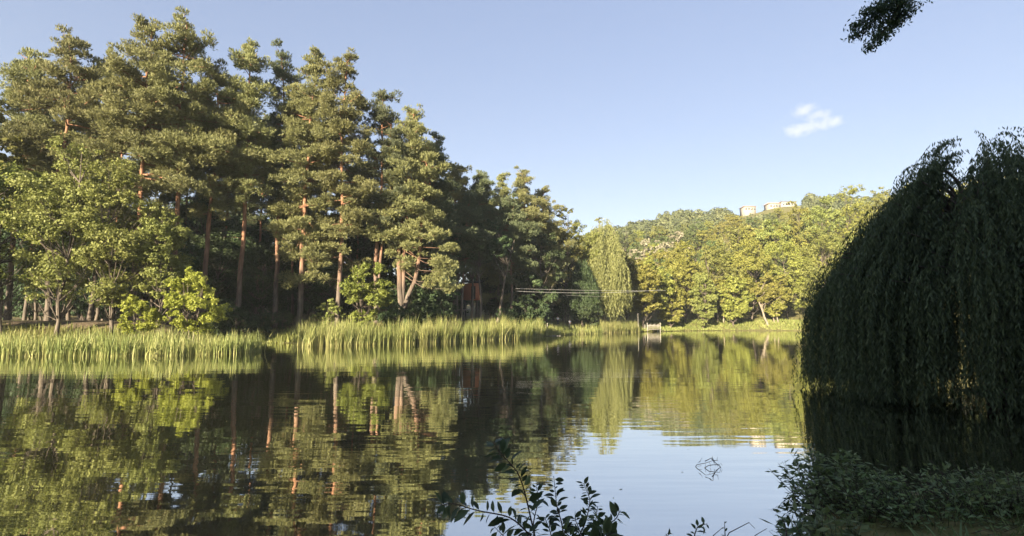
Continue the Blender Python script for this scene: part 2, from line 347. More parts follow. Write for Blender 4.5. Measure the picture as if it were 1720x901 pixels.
    # a few dead stubs on the bare stem
    for k in range(6):
        pp, th = paths[k % len(paths)]; z = H * rng.uniform(.15, base); c0 = np.array([np.interp(z, pp[:, 2], pp[:, q]) for q in range(3)])
        az = rng.uniform(0, 2 * pi); l = rng.uniform(.6, 1.8)
        tb.tube([c0, c0 + [cos(az) * l * .6, sin(az) * l * .6, .1], c0 + [cos(az) * l, sin(az) * l, rng.uniform(-.3, .3)]], [.03, .02, .008], 3, cap=False)
    tb.build('trunk', M['pine_bark'], root, smooth=True); cb.build('crown', M[mat], root)
    return root

def broadleaf(name, loc, label, seed, H, Rr, cat='tree', low=.12, mat='decid', leaf=.34, n=11000, blobs=34, bark='bark', group=None,
              trunk_path=None, tr=.18, egg=1.0, gap=.75, stems=1, rough=1.0):
    """uneven crown made of leaf clumps on real limbs"""
    rng = np.random.default_rng(seed)
    root = empty(name, loc); tag(root, label, cat, group)
    tb, cb = MB(), MB()
    zc = H * (low + 1) / 2; hz = H * (1 - low) / 2
    trunks = []
    for s_ in range(stems):
        dx, dy = (rng.normal() * .06 * H, rng.normal() * .06 * H) if stems == 1 else (rng.uniform(-.5, .5) * Rr, rng.uniform(-.4, .4) * Rr)
        pts = np.array(trunk_path if (trunk_path and s_ == 0) else [(s_ * .15, 0, -.4), (dx * .25, dy * .25, H * .22), (dx * .7, dy * .7, H * .5), (dx, dy, H * .86)], float)
        zz = np.linspace(0, 1, 9); u = np.linspace(0, 1, len(pts))
        pp = np.stack([np.interp(zz, u, pts[:, k]) for k in range(3)], 1); pp[1:-1] += rng.normal(size=(7, 3)) * .005 * H
        tb.tube(pp, tr * (1.05 - .9 * zz), 7); trunks.append(pp)
    for b in range(blobs):
        for _ in range(6):
            d = rdir(rng, 1)[0]; rad = rng.uniform(.35, .98) ** .6 * .9
            if rng.random() < .8: break
        wz = d[2] * rad; e = 1 - .28 * egg * max(wz, 0) - .30 * max(-wz - .2, 0)
        c = np.array([d[0] * rad * Rr * e, d[1] * rad * Rr * e, zc + wz * hz])
        c[:2] += rng.normal(size=2) * .06 * Rr * rough
        br = Rr * rng.uniform(.20, .40) * (.8 + .2 * (1 - abs(wz)))
        if c[2] - br * .8 < H * low: c[2] = H * low + br * .8
        pp = trunks[b % len(trunks)]; k0 = int(np.clip(np.searchsorted(pp[:, 2], c[2] - .25 * H), 1, 7)); c0 = pp[k0]
        mid = (c0 * .5 + c * .5) + np.array([0, 0, -.03 * H])
        tb.tube([c0, mid, c], [tr * .38, tr * .22, tr * .06], 4, cap=False)
        m = int(n / blobs * (br / (Rr * .3)) ** 1.6)
        nl = max(3, int(m / 26)); lob = rdir(rng, nl); lob[:, 2] = lob[:, 2] * .8 + .18
        lc = c + lob * br * rng.uniform(.55, 1.0, (nl, 1)) * [1, 1, .8]; lr = br * rng.uniform(.22, .42, nl)
        ix = rng.integers(0, nl, m); dd = rdir(rng, m)
        P = lc[ix] + dd * lr[ix][:, None] * rng.uniform(.45, 1.1, (m, 1)) * [1, 1, .72]
        N = unit(dd * .55 + lob[ix] * .35 + rdir(rng, m) * .7 + np.array([0, 0, .25]))
        T = unit(np.cross(N, rdir(rng, m)))
        Ls = leaf * rng.uniform(.6, 1.25, m)
        bt = rng.uniform(-.14, .14); lt = rng.uniform(-.12, .12, nl)
        cb.leaves(P, T, N, Ls, Ls * .62, np.clip(.5 + bt + lt[ix] + rng.normal(size=m) * .15, 0, 1))
    tb.build('trunk', M[bark], root, smooth=True); cb.build('crown', M[mat], root)
    return root

def weeping(name, loc, label, seed, H, Rr, mat, strands, leaf, step, k=1.0, wid=.28, bark='bark', group=None, tr=.35, bottom=(.3, 2.5), top_fn=None, sector=None, cat='willow tree', edge=.42, arch_w=.5, lump=.05, flare=0.0):
    rng = np.random.default_rng(seed)
    root = empty(name, loc); tag(root, label, cat, group)
    tb, cb, sb = MB(), MB(), MB()
    tb.tube([(0, 0, -.5), (.1, 0, H * .2), (-.1, .1, H * .45), (0, 0, H * .75)], [tr, tr * .85, tr * .65, tr * .3], 9)
    PC, PT = [], []
    for s in range(strands):
        az = rng.uniform(0, 2 * pi) if sector is None else rng.uniform(*sector)
        rr = Rr * rng.uniform(.12, 1.0) ** .55
        az = az + .10 * sin(az * 7 + seed)
        top = H * (1 - edge * (rr / Rr) ** 1.8) * rng.uniform(.86, 1.0) * (1 + lump * (sin(az * 5 + seed) * .6 + sin(az * 11.3 + 1) * .4))
        clus = rng.normal(size=2) * .03
        az_ = round(az * 9) / 9 + rng.normal() * .035 if rng.random() < .7 else az      # strands hang in bunches
        bx, by = cos(az_) * rr, sin(az_) * rr
        zb = rng.uniform(*bottom) * (1 + (1.0 if lump > .06 else 0) * max(0, sin(az * 13 + 2))) + max(0, (.55 - rr / Rr)) * H * .3
        zb += flare * H * max(0, rr / Rr - .42) * rng.uniform(.3, 1.3)
        if zb > top - .5: zb = top - .5
        L = top - zb; m = int(L / step)
        if m < 2: continue
        t = np.linspace(0, 1, m)
        sway = rng.normal(size=2) * .12 * k
        x = bx + sway[0] * t ** 2 + .05 * k * np.sin(t * 9 + s); y = by + sway[1] * t ** 2 + .05 * k * np.cos(t * 8 + s)
        arch = np.exp(-t * L / .7)
        x -= cos(az_) * arch * arch_w; y -= sin(az_) * arch * arch_w
        P = np.stack([x, y, top - L * t - .5 * arch_w * arch], 1); PC.append(P); PT.append(np.full(m, rng.uniform(-.16, .16)))
        if s % 5 == 0: sb.tube(P[::max(1, m // 8)], .006 * k, 3, cap=False)
        if s % 14 == 0: tb.tube([(0, 0, H * .5), (bx * .45, by * .45, top * .78), P[min(m - 1, m // 7)]], [tr * .3, tr * .16, .02], 5, cap=False)
    P = np.vstack(PC); tt = np.concatenate(PT); m = len(P)
    side = unit(rng.normal(size=(m, 3)) * [1, 1, .2])
    T = unit(side * .55 + np.array([0, 0, -1.0])); N = unit(np.cross(T, rdir(rng, m)))
    Ls = leaf * rng.uniform(.7, 1.3, m)
    cb.leaves(P + side * leaf * .3, T, N, Ls, Ls * wid, np.clip(.5 + tt + rng.normal(size=m) * .17, 0, 1))
    tb.build('trunk', M[bark], root, smooth=True); cb.build('crown', M[mat], root)
    return root

def ground_at(px, Y, dz=0.0):
    x = xat(px, Y); return (x, Y, gz(x, Y) - .05 + dz)
def top_h(px, py, Y):
    x = xat(px, Y); return float(at(px, py, Y)[2]) - gz(x, Y)

# ------------------------------------------------------------ the pine grove on the left shore
# (photo x, photo y of the top, distance, radius, pads, crown base, material, label)
GR = 'tall pines of the left shore grove'
PINES = [
    (12, 96, 58, 3.8, 40, .42, 'pine', 'tall pine standing at the far left end of the grove'),
    (80, 62, 57, 3.9, 42, .38, 'pine', 'second tall pine from the left end of the grove'),
    (150, 84, 60, 3.6, 40, .36, 'pine', 'pine between the two tallest crowns at the left end of the grove'),
    (222, 56, 57, 4.0, 46, .40, 'pine', 'very tall broad pine above the left reed bed, left of the leaning crown'),
    (284, 46, 58, 3.9, 46, .50, 'pine', 'tallest pine with broad sunlit crown rising above the bright bush'),
    (338, 108, 61, 3.2, 42, .50, 'pine', 'pine with layered sunlit pads between two taller pines'),
    (398, 76, 63, 2.7, 42, .52, 'pine', 'slender pine with a pointed spire top and bare lower stem'),
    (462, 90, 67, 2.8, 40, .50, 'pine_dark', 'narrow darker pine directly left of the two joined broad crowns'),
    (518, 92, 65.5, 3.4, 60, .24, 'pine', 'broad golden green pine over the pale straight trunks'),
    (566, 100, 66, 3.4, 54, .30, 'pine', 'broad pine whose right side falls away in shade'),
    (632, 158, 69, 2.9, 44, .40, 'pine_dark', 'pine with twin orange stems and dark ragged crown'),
]
for k, (px, py, Y, r, npd, base, mt, lab) in enumerate(PINES):
    H = top_h(px, py, Y); lc = ground_at(px, Y); stems = None; low = None
    if px == 632:
        stems = [([(0, 0, 0), (-.3, 0, H * .3), (.4, 0, H * .6), (.1, .1, H)], 1.0), ([(.1, .1, 0), (.2, .2, H * .28), (1.5, .1, H * .5), (1.3, 0, H * .86)], .75)]
    if px == 518:
        stems = [([(-1.2, 0, 0), (-1.0, 0, H * .3), (-.9, 0, H * .6), (0, .1, H)], 1.1)]
        low = [(-2.2, -1, 9.5, 1.0), (.6, -1.2, 9.9, 1.1), (1.9, -1, 7.9, .8), (-3.2, -.6, 12.2, 1.1), (-.2, -1.5, 12.4, 1.0), (2.6, -.8, 11.5, 1.1), (3.4, -.5, 9.8, .9)]
    pine('pine_tree', lc, lab, 100 + k, H, stems, base, r, npd, mt, GR, tr=.30, low=low)
# the pine that forks into orange stems above a short base
Y = 70; H = top_h(690, 194, Y)
pine('pine_tree', ground_at(674, Y), 'pine forking low into three orange stems above the shrubs', 131, H,
     [([(0, 0, 0), (0, 0, 3.4), (-.6, 0, 6), (-.3, .2, H * .45), (.2, .1, H * .7), (1.1, 0, H)], 1.25),
      ([(0, .1, 0), (.1, .1, 3.6), (.1, 0, 7), (.5, .1, H * .5), (.9, 0, H * .8), (1.2, .3, H * .93)], 1.0),
      ([(.1, 0, 0), (.5, 0, 3.5), (1.9, 0, 5.2), (2.3, .1, H * .4), (2.6, .3, H * .62), (3.1, .2, H * .85)], 1.1)],
     .36, 3.2, 58, 'pine', GR, tr=.30, low=[(4.5, -1, 8.2, 1.1), (5.3, -1.1, 6.6, 1.0), (4.6, -1, 5.2, 1.1), (5.9, -.8, 9.6, 1.0), (5.9, -.8, 4.4, .8), (4.2, -1, 11.2, 1.1), (6.3, -.6, 7.6, .8)])
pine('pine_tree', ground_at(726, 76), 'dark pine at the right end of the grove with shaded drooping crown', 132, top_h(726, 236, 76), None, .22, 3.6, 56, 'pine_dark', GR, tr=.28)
# slim trunks between the big pines: second row, partly hidden
for k, (px, py, Y) in enumerate([(40, 150, 72), (115, 120, 74), (190, 130, 72), (252, 120, 74), (310, 150, 76), (372, 140, 78), (430, 190, 74), (492, 150, 78), (545, 180, 76), (600, 220, 80), (655, 235, 84), (705, 260, 86)]):
    H = top_h(px, py, Y)
    if k < 3: src = pine('pine_tree', ground_at(px, Y), 'slim shaded pine in the back row of the left grove', 150 + k, H, None, .50, 2.6, 34, 'pine_dark', 'back row pines of the left grove', tr=.22); src['hh'] = H; (SRC := globals().setdefault('SRC', [])).append(src)
    else:
        s0 = SRC[k % 3]; o = copy_tree(s0); o.location = ground_at(px, Y); f = H / s0['hh']; o.scale = (f, f, f); o.rotation_euler = (0, 0, k * 1.7)
for s in SRC + [o for o in COL.objects if 'hh' in o.keys()]:
    if 'hh' in s.keys(): del s['hh']

# shaded middle group, getting lower towards the willow
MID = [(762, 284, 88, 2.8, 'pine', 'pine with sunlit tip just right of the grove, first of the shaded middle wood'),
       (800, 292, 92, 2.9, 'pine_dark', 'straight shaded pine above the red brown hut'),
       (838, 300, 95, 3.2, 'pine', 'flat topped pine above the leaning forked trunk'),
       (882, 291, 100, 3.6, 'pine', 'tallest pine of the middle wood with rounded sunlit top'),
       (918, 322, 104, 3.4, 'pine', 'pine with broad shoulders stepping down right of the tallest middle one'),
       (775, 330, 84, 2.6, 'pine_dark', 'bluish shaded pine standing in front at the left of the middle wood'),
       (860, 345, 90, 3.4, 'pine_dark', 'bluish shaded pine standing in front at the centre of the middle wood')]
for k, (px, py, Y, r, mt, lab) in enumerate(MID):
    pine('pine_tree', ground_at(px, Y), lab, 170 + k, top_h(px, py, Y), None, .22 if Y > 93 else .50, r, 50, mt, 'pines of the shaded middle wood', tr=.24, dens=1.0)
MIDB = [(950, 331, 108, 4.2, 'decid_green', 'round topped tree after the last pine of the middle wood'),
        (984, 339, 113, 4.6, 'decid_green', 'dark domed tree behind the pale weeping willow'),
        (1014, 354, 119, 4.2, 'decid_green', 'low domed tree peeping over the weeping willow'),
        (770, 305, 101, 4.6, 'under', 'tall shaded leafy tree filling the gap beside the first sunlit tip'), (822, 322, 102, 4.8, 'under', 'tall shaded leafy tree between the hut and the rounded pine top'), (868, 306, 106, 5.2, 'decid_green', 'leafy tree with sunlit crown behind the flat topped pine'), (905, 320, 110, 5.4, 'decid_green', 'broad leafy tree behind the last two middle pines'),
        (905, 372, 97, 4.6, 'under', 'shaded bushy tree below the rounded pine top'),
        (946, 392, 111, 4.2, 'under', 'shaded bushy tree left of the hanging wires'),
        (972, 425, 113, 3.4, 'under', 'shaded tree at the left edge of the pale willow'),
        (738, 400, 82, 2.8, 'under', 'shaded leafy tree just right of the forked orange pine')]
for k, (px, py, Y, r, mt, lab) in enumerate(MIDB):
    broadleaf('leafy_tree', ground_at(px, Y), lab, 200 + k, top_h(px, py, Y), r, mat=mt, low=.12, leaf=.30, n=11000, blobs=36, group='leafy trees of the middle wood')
# bare leaning and forked trunks in front of the middle wood
for px, Y, lab, path in [(806, 84, 'tall bare shaded trunk in front of the red brown hut', [(0, 0, -.4), (.1, 0, 4), (-.3, .2, 9), (.2, 0, 15)]),
                         (834, 86, 'leaning forked trunk right of the red brown hut', [(0, 0, -.4), (.7, 0, 3.5), (1.5, .2, 7.5), (2.8, 0, 13)]),
                         (792, 86, 'thin upright shaded trunk at the left of the hut', [(0, 0, -.4), (.2, 0, 4), (0, .2, 9), (-.4, 0, 14)]),
                         (768, 84, 'thick shaded trunk at the left edge of the middle wood', [(0, 0, -.4), (-.2, 0, 4), (.1, .2, 9), (-.4, 0, 14)])]:
    broadleaf('leafy_tree', ground_at(px, Y), lab, int(px), 17, 2.6, mat='under', low=.45, leaf=.3, n=9000, blobs=26, bark='bark', trunk_path=path, tr=.24, group='bare trunked trees at the middle shore')

# the wood goes on behind the grove
rng = np.random.default_rng(61); BK = []
for Y, p0, p1, st, top in [(86, -30, 730, 46, 305), (100, -20, 760, 44, 315), (116, 0, 900, 44, 322), (134, 60, 960, 46, 335)]:
    p = p0
    while p < p1:
        BK.append((p + rng.normal() * 8, Y + rng.normal() * 3, top + rng.normal() * 14 + max(0, p - 620) * .2)); p += st * rng.uniform(.8, 1.2)
BO = []
for k, (px, Y, py) in enumerate(BK):
    H = max(9, top_h(px, py, Y))
    if k < 4:
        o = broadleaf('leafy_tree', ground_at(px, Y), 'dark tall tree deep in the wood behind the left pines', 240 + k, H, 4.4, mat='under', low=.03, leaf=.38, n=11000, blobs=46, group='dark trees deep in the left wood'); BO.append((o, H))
    else:
        s0, h0 = BO[int(rng.integers(0, 4))]; o = copy_tree(s0); o.location = ground_at(px, Y); f = H / h0; o.scale = (f * 1.05, f * 1.05, f); o.rotation_euler = (0, 0, rng.uniform(0, 6.28))

# ------------------------------------------------------------ understory and bushes on the left
broadleaf('bush', ground_at(322, 46.2), 'bright yellow green bush beside the left reeds', 301, top_h(322, 448, 46.2), 2.45, 'bush', .03, 'bright', .18, 15000, 48, rough=1.6, stems=4, tr=.06)
broadleaf('leafy_tree', ground_at(268, 51), 'green tree with small leaves behind the bright bush', 302, top_h(268, 335, 51), 2.6, 'tree', .10, 'decid_green', .20, 26000, 64)
broadleaf('leafy_tree', ground_at(612, 61), 'pale green young oak standing before the pine trunks', 303, top_h(618, 425, 61), 2.7, 'tree', .06, 'oak', .24, 15000, 40, rough=1.7, stems=3, tr=.08)
broadleaf('leafy_tree', ground_at(190, 50), 'rounded green tree behind the reeds left of the bright bush', 304, top_h(190, 260, 50), 4.0, 'tree', .08, 'decid_green', .22, 26000, 64)
broadleaf('leafy_tree', ground_at(95, 49), 'spreading green tree at the far left shore', 305, top_h(95, 215, 49), 4.6, 'tree', .08, 'decid_green', .22, 28000, 66)
broadleaf('leafy_tree', ground_at(5, 49), 'leftmost green tree cut by the picture edge', 306, top_h(5, 250, 49), 4.2, 'tree', .08, 'oak', .22, 22000, 56)
broadleaf('bush', ground_at(228, 46.5), 'low yellow green bush left of the tall bright one', 307, top_h(228, 490, 46.5), 1.9, 'bush', .03, 'bright', .17, 9000, 32, rough=1.6, stems=3, tr=.05)
for k, (x, y, H) in enumerate([(-50, 44, 21), (-57, 48, 23), (-52, 52, 22), (-63, 42, 22)]):
    broadleaf('leafy_tree', (x, y, gz(x, y)), 'tall leafy tree on the left shore beyond the picture edge', 310 + k, H, 5, mat='decid_green', low=.04, leaf=.5, n=9000, blobs=46, group='shore trees beyond the left picture edge')
US = [(352, 372, 68, 4.2), (395, 350, 72, 4.6), (432, 395, 69, 3.8), (462, 440, 71, 3.0), (330, 300, 76, 4.6), (300, 395, 63, 3.4), (555, 430, 73, 3.2), (590, 380, 78, 3.8), (640, 410, 80, 3.6), (700, 440, 76, 3.0), (720, 390, 84, 3.6), (240, 330, 70, 4.4), (160, 340, 72, 4.4), (60, 330, 72, 4.6)]
for k, (px, py, Y, r) in enumerate(US):
    H = top_h(px, py, Y)
    if k < 3:
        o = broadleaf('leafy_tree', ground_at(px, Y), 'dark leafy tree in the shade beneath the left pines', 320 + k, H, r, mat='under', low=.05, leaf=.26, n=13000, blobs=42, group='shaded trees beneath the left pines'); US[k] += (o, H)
    else:
        s0, h0 = US[k % 3][4:]; o = copy_tree(s0); o.location = ground_at(px, Y); f = H / h0; o.scale = (f, f, f); o.rotation_euler = (0, 0, k * 1.1)
LS = [(555, 500, 66, 1.9), (655, 505, 66, 2.0), (700, 500, 68, 2.2), (735, 497, 72, 2.1), (760, 510, 80, 1.9), (850, 510, 84, 2.2), (885, 492, 88, 2.8), (908, 500, 94, 2.2), (400, 512, 62, 2.2), (440, 516, 64, 2.0), (365, 500, 58, 2.2), (475, 518, 66, 1.6), (675, 512, 65, 1.8), (935, 470, 109, 3.0), (992, 500, 107, 2.2), (965, 480, 114, 3.0)]
rng = np.random.default_rng(71)
for Y, hpy, p0 in [(78, 470, -30), (96, 468, -20), (124, 462, -20), (140, 470, -10)]:
    p = p0
    while p < 960:
        if not (Y < 80 and p > 740) and not (Y < 100 and p > 895) and not 775 < p < 812: LS.append((p, hpy + rng.normal() * 12, Y + rng.normal() * 2, 3.0))
        p += 42 * rng.uniform(.8, 1.2)
for k, (px, py, Y, r) in enumerate(LS):
    H = max(1.6, top_h(px, py, Y))
    if k < 3:
        o = broadleaf('bush', ground_at(px, Y), 'low dark bush at the shaded foot of the wood', 350 + k, H, r, 'bush', mat='under' if k else 'decid_green', low=.0, leaf=.2, n=5500, blobs=26, stems=3, tr=.05, rough=1.5, group='low bushes at the foot of the wood'); LS[k] += (o, H)
    else:
        s0, h0 = LS[1 + k % 2][4:]; o = copy_tree(s0); o.location = ground_at(px, Y); f = H / h0; o.scale = (f, f, f); o.rotation_euler = (0, 0, k * 1.3)

# ------------------------------------------------------------ far shore: weeping willow and sunlit wood
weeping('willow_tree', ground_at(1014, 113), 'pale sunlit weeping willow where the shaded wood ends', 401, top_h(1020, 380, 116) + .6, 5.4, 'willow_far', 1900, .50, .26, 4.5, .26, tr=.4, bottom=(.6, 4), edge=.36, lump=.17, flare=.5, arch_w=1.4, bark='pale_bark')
weeping('willow_tree', ground_at(978, 107.5), 'shaded lower willow left of the pale willow', 402, top_h(972, 425, 109), 3.4, 'under', 900, .45, .3, 3.0, .24, tr=.25, bottom=(.8, 3), lump=.1, flare=.4)
FAR = [  # px, top y, Y, R, material, label
    (1092, 418, 128, 5.6, 'decid', 'rounded yellow green tree at the water right of the pale willow'),
    (1080, 428, 121, 4.3, 'decid', 'yellow green tree touching the right side of the pale willow'),
    (1150, 402, 134, 5.4, 'decid', 'tall yellow green tree behind the small wooden jetty'),
    (1052, 415, 121, 4.4, 'decid_green', 'small green tree squeezed beside the pale willow'),
    (1205, 396, 139, 6.0, 'decid_green', 'wide green tree in the middle of the sunlit shore'),
    (1262, 385, 141, 6.4, 'decid', 'wide golden green tree left of the two pale trunks'),
    (1322, 380, 143, 6.4, 'decid', 'golden green tree over the slanting pale trunks'),
    (1180, 455, 131, 3.8, 'decid_green', 'low dense tree leaning over the grassy shore'),
    (1232, 450, 134, 4.2, 'decid', 'low spreading tree touching the grass bank'),
    (1385, 372, 138, 7.0, 'decid_green', 'large green tree half hidden by the dark willow'),
    (1125, 470, 129, 3.6, 'decid', 'low bushy tree directly behind the jetty'),
    (1300, 470, 137, 3.6, 'decid', 'low bushy tree between the pale trunks'),
]
for k, (px, py, Y, r, mt, lab) in enumerate(FAR):
    broadleaf('leafy_tree', ground_at(px, Y), lab, 420 + k, top_h(px, py, Y), r, mat=mt, low=.015, leaf=.40, n=21000, blobs=60, group='front trees of the sunlit far shore')
for k, (px, Y, dx, h) in enumerate([(1290, 135, -2.6, 7.5), (1300, 136.5, -.6, 7), (1308, 135.5, -1.5, 7), (1215, 136, .2, 6), (1206, 136.5, -.1, 6)]):
    lab = ['thick pale trunk slanting left on the grassy far bank', 'thin pale trunk between the two slanting ones', 'pale trunk slanting beside the thick one', 'right one of two slim upright trunks under the green canopy', 'left one of two slim upright trunks under the green canopy'][k]
    broadleaf('leafy_tree', ground_at(px, Y), lab, 440 + k, h + 5, 4.0, mat='decid', low=.38, leaf=.40, n=9000, blobs=34, bark='pale_bark', trunk_path=[(0, 0, -.4), (dx * .4, 0, h * .4), (dx * .8, 0, h * .8), (dx, 0, h * 1.1)], tr=.30 if k == 0 else .17, group='pale trunked trees on the far bank')
# rows climbing the slope behind: four sources copied
src = []
for k, (mt, r, H) in enumerate([('decid', 6.2, 17), ('decid_green', 6.6, 18), ('mid_green', 5.2, 17), ('decid_green', 5.6, 15), ('decid', 7.4, 17), ('mid_green', 6.4, 15)]):
    src.append((mt, r, H))
SLOPE = []
rng = np.random.default_rng(5)
for Y, a0, a1, st, hh in [(152, .14, .98, .060, 15.5), (166, .2, .98, .056, 16), (182, .2, .98, .052, 16), (202, .22, .98, .050, 16), (225, .2, .98, .046, 15), (252, .18, .98, .043, 15), (285, .16, .98, .040, 14)]:
    a = a0
    while a < a1:
        SLOPE.append(((a + rng.normal() * .008) * (Y + rng.normal() * 3), Y + rng.normal() * 4, hh * rng.uniform(.68, 1.22))); a += st * rng.uniform(.85, 1.2)
SO = []
for k, (x, y, h) in enumerate(SLOPE):
    z = gz(x, y) - .2
    if .42 < x / y < .53 and 538 - F * (z + h - EYE) / y < 352: h *= .7
    if k < 6:
        mt, r, H = src[k]
        SO.append((broadleaf('leafy_tree', (x, y, z), 'rounded tree in the sunlit wood climbing the right slope', 460 + k, H, r, mat=mt, low=.08, leaf=.50, n=8500, blobs=40, group='trees of the sunlit wood on the right slope'), H))
    else:
        s0, h0 = SO[int(rng.integers(0, 6))]; o = copy_tree(s0); o.location = (x, y, z); f = h / h0; o.scale = (f * rng.uniform(.9, 1.15), f * rng.uniform(.9, 1.15), f); o.rotation_euler = (0, 0, rng.uniform(0, 6.28))
for k, (px, py, Y) in enumerate([(1238, 368, 176), (1272, 362, 180), (1308, 358, 178), (1342, 348, 180)]):
    x = xat(px, Y); s0, h0 = SO[[1, 0, 3, 2][k]]; o = copy_tree(s0); z = gz(x, Y) - .2; o.location = (x, Y, z); f = top_h(px, py, Y) / h0; o.scale = (min(f, 1.25), min(f, 1.25), f); o.rotation_euler = (0, 0, k * 2.0)
# silvery trees among them
for k, (px, py, Y) in enumerate([(1088, 392, 172), (1112, 386, 178), (1140, 378, 184), (1062, 402, 168)]):
    x = xat(px, Y); lab = ['dusty silver grey tree right of the willow top', 'second silver grey tree up the slope', 'highest silver grey tree below the skyline', 'small silver grey tree touching the willow top'][k]
    broadleaf('leafy_tree', (x, Y, gz(x, Y) - .2), lab, 480 + k, top_h(px, py, Y), 4.2, mat='silver', low=.1, leaf=.5, n=5000, blobs=26, group='silver grey trees on the slope')
# bigger trees rising towards the right edge
for k, (px, py, Y, r) in enumerate([(1350, 326, 176, 7.5), (1392, 318, 170, 7.5), (1438, 306, 172, 8), (1490, 300, 168, 8), (1545, 296, 170, 8), (1600, 300, 165, 8), (1660, 290, 168, 8), (1715, 290, 165, 8)]):
    x = xat(px, Y); lab = 'tall rounded tree standing high on the right edge of the slope'
    broadleaf('leafy_tree', (x, Y, gz(x, Y) - .2), lab, 490 + k, top_h(px, py, Y), r, mat='decid_green' if k % 2 else 'decid', low=.05, leaf=.5, n=12000, blobs=44, group='tall trees high on the right slope')

# far hillside wood: one mass
fw = MB(); rng = np.random.default_rng(77)
for k in range(1500):
    y = rng.uniform(295, 452); a = rng.uniform(-.12, 1.0); x = a * y
    z = gz(x, y); h = rng.uniform(7, 12); r = rng.uniform(3.2, 5.2); m = 120
    if .40 < a < .545 and y < 450 and 538 - F * (z + h - EYE) / y < (356 if a < .47 else 350) + 3 * sin(a * 90): continue
    d = rdir(rng, m); d[:, 2] = np.abs(d[:, 2]) * .9 - .12
    P = np.array([x, y, z + h * .45]) + d * [r, r, h * .55] * rng.uniform(.8, 1.05, (m, 1))
    N = unit(d + rdir(rng, m) * .5); T = unit(np.cross(N, rdir(rng, m)))
    fw.leaves(P, T, N, rng.uniform(1.0, 2.0, m), 1.1, np.clip(rng.uniform(.2, .8) + rng.normal(size=m) * .12, 0, 1))
tag(fw.build('hillside_wood', M['far']), 'distant wooded hillside on the right skyline', 'wood', kind='stuff')

# pale buildings on the hill crest
def house(px0, px1, py_top, py_eave, py_base, Y, label, nwin, roofmat, group):
    a = at(px0, py_base, Y); b = at(px1, py_base, Y); w = b[0] - a[0]; z0 = gz((a[0] + b[0]) / 2, Y) - 1
    ze = at(px0, py_eave, Y)[2]; zt = at(px0, py_top, Y)[2]
    root = empty('hill_building', ((a[0] + b[0]) / 2, Y, z0)); tag(root, label, 'building', group)
    h = ze - z0; m = MB(); m.box(-w / 2, w / 2, 0, 9, 0, h); m.build('wall', M['wall'], root)
    m = MB(); e = .7; rh = zt - ze
    v = [(-w / 2 - e, -e, h + .02), (w / 2 + e, -e, h + .02), (w / 2 + e, 9 + e, h + .02), (-w / 2 - e, 9 + e, h + .02), (-w / 2 + 1, 4.5, h + rh), (w / 2 - 1, 4.5, h + rh)]
    m.quads(v, [(0, 1, 5, 4), (2, 3, 4, 5), (0, 3, 2, 1)]); m.tris(v, [(1, 2, 5), (3, 0, 4)]); m.build('roof', M[roofmat], root)
    for i in range(nwin):
        cx = -w / 2 + (i + .5) * w / nwin; m = MB(); m.box(cx - .6, cx + .6, -.06, .02, h - 2.6, h - 1.0); m.build('window', M['pane'], root)
house(1251, 1270, 344, 347, 356, 405, 'low cream building with thin dark roof on the hill crest', 4, 'roof', 'pale buildings on the hill crest')
house(1293, 1312, 338, 342, 354, 400, 'cream building with pinkish grey roof on the hill crest', 4, 'roof', 'pale buildings on the hill crest')
house(1314, 1338, 336.5, 339, 352, 408, 'long pale building half behind trees on the hill crest', 5, 'wall', 'pale buildings on the hill crest')

